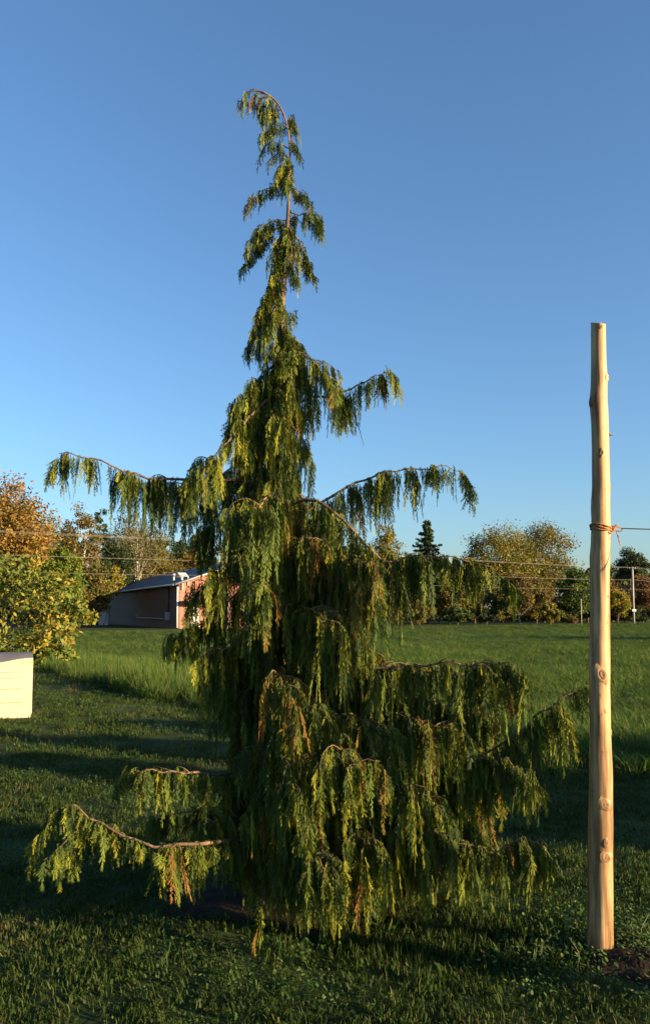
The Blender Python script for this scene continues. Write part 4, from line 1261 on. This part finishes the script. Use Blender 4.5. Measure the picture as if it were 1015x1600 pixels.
# ------------------------------------------------------------------ utility poles, wires
def poles():
    A = Vector((-8.8, 71.0)); B = Vector((43.7, 111.0)); D = B - A
    M['pole'] = noisy('grey_pole', (.20, .195, .185), (.30, .29, .27), 4, .75, (1, 1, .2))
    spots = [(A - D, 'utility pole past the left edge carrying the wires'), (A, 'grey utility pole with a transformer half hidden by the cedar'), (B, 'slim grey utility pole at the field edge right of the post'), (B + D, 'far utility pole past the right edge')]
    for i, (p, lab) in enumerate(spots):
        z = float(gz(p.x, p.y)); root = empty('utility_pole', (p.x, p.y, z), lab, 'utility pole', 'utility poles along the road')
        mb = MB(); mb.tube([Vector((p.x, p.y, z - .3)), Vector((p.x, p.y, 4)), Vector((p.x, p.y, 8.15))], [.16, .14, .12], 10); mb.build('shaft', M['pole'], root)
        n = D.normalized(); ac = Vector((n.y, -n.x, 0))
        mb = MB(); mb.tube([Vector((p.x, p.y, 7.9)) - ac * .55, Vector((p.x, p.y, 7.9)) + ac * .55], .05, 5); mb.build('cross_arm', M['pole'], root)
        for s in (-.45, .45):
            q = Vector((p.x, p.y, 7.95)) + ac * s; mb = MB(); mb.tube([q, q + Vector((0, 0, .14))], .045, 6); mb.build('insulator', M['metal'], root)
        if i == 1:
            q = Vector((p.x, p.y, 6.6)) + ac * .42; mb = MB(); mb.tube([q, q + Vector((0, 0, .06)), q + Vector((0, 0, 1.0)), q + Vector((0, 0, 1.08))], [.2, .26, .26, .18], 14); mb.build('transformer', M['metal'], root)
        if i == 2:
            mb = MB(); mb.box((p.x, p.y - .22, 2.0), (.55, .12, .3)); mb.build('sign_plate', M['white'], root)
    M['wire'] = noisy('bright_wire', (.17, .15, .13), (.22, .20, .17), 3, .7)
    ac = Vector((D.normalized().y, -D.normalized().x, 0))
    for off, h, r, lab in ((-.45, 8.08, .009, 'upper power wire, far one of the top pair'), (.45, 8.08, .009, 'upper power wire, near one of the top pair'),
                           (.16, 6.3, .010, 'middle wire crossing in front of the far trees'), (.16, 5.0, .007, 'lowest thin wire crossing in front of the far trees')):
        mb = MB(); pts = []
        for s in range(3):
            p0, p1 = spots[s][0], spots[s + 1][0]
            for i in range(17 if s == 2 else 16):
                t = i / 16; p = p0.lerp(p1, t); pts.append(Vector((p.x, p.y, h - .35 * 4 * t * (1 - t))) + ac * off)
        mb.tube(pts, r, 5); tag(mb.build('power_wire', M['wire']), lab, 'wire', 'wires strung along the road')
    p = P(908, 985, 107); z = float(gz(p.x, 107))
    mb = MB(); mb.tube([Vector((p.x, 107, z - .2)), Vector((p.x, 107, z + 1.7)), Vector((p.x, 107, z + 3.4))], [.06, .055, .05], 8); mb.tube([Vector((p.x, 107, z + 3.4)), Vector((p.x, 107, z + 3.45))], [.07, .04], 8)
    tag(mb.build('pale_pole', M['pole']), 'short pale pole in front of the dense dark green tree', 'pole')


poles()


# ------------------------------------------------------------------ the storage shed
def shed():
    M['cream'] = noisy('cream_plastic', (.37, .32, .235), (.41, .36, .265), 2.5, .5)
    M['lid'] = noisy('grey_plastic', (.09, .09, .10), (.12, .12, .13), 4, .5)
    M['groove'] = noisy('groove_shadow_line', (.16, .13, .09), (.19, .155, .11), 4, .7)
    d = 12.15
    r = P(50, 1115, d); x1 = r.x; x0 = x1 - 1.5; H = .83; DEP = .95
    root = empty('storage_shed', (x1, d, 0), 'low cream plastic storage shed with grey lid at the left edge', 'shed', rz=0)
    bw = MB()

    def prism(mb, prof, y0, y1):
        a = [Vector((x, y0, z)) for x, z in prof]; b = [Vector((x, y1, z)) for x, z in prof]
        mb.poly(a); mb.poly(list(reversed(b)))
        for i in range(len(prof)):
            j = (i + 1) % len(prof); mb.poly([a[j], a[i], b[i], b[j]])

    def top(x):
        f = (x - x0) / (x1 - x0); return H + .085 * (1 / (1 + math.exp(-(f - .78) * 14))) - .0 + .085 * (1 / (1 + math.exp((f - .22) * 14)))
    xs = [x0 + (x1 - x0) * i / 30 for i in range(31)]
    body = [(x1, .0), *[(x, top(x) - .075) for x in reversed(xs)], (x0, .0)]
    prism(bw, body, d, d + DEP); bw.build('body', M['cream'], root)
    rim = MB(); prism(rim, [*[(x, top(x) - .070) for x in xs], *[(x, top(x) - .038) for x in reversed(xs)]], d - .012, d + DEP + .01); rim.build('body_rim', M['cream'], root)
    lid = MB(); prism(lid, [*[(x, top(x) - .034) for x in xs], *[(x, top(x)) for x in reversed(xs)]], d - .018, d + .05); lo = lid.build('lid_rim', M['cream'], root)
    l2 = MB(); rows = 9
    for j in range(rows):
        t = j / (rows - 1); y = d + .05 + (DEP - .05) * t
        for x in xs: l2.v.append((x, y, top(x) * (1 - math.sin(t * math.pi) ** .5) + (H + .15) * math.sin(t * math.pi) ** .5 if 0 < t < 1 else top(x) - .004))
    for j in range(rows - 1):
        for i in range(30):
            a = j * 31 + i; l2.f.append((a, a + 1, a + 32, a + 31)); l2.smooth.append(True)
    l2.build('lid', M['lid'], root)
    for z in (.70, .61, .445, .235):
        g = MB(); g.box(((x0 + x1) / 2, d - .003, z), (x1 - x0 - .30, .010, .007)); g.build('groove', M['groove'], root)
    k = MB(); k.box((x1 - .50, d - .004, .02), (.02, .012, .05)); k.build('vent_notch', M['groove'], root)
    root.rotation_euler.z = R(21)


shed()
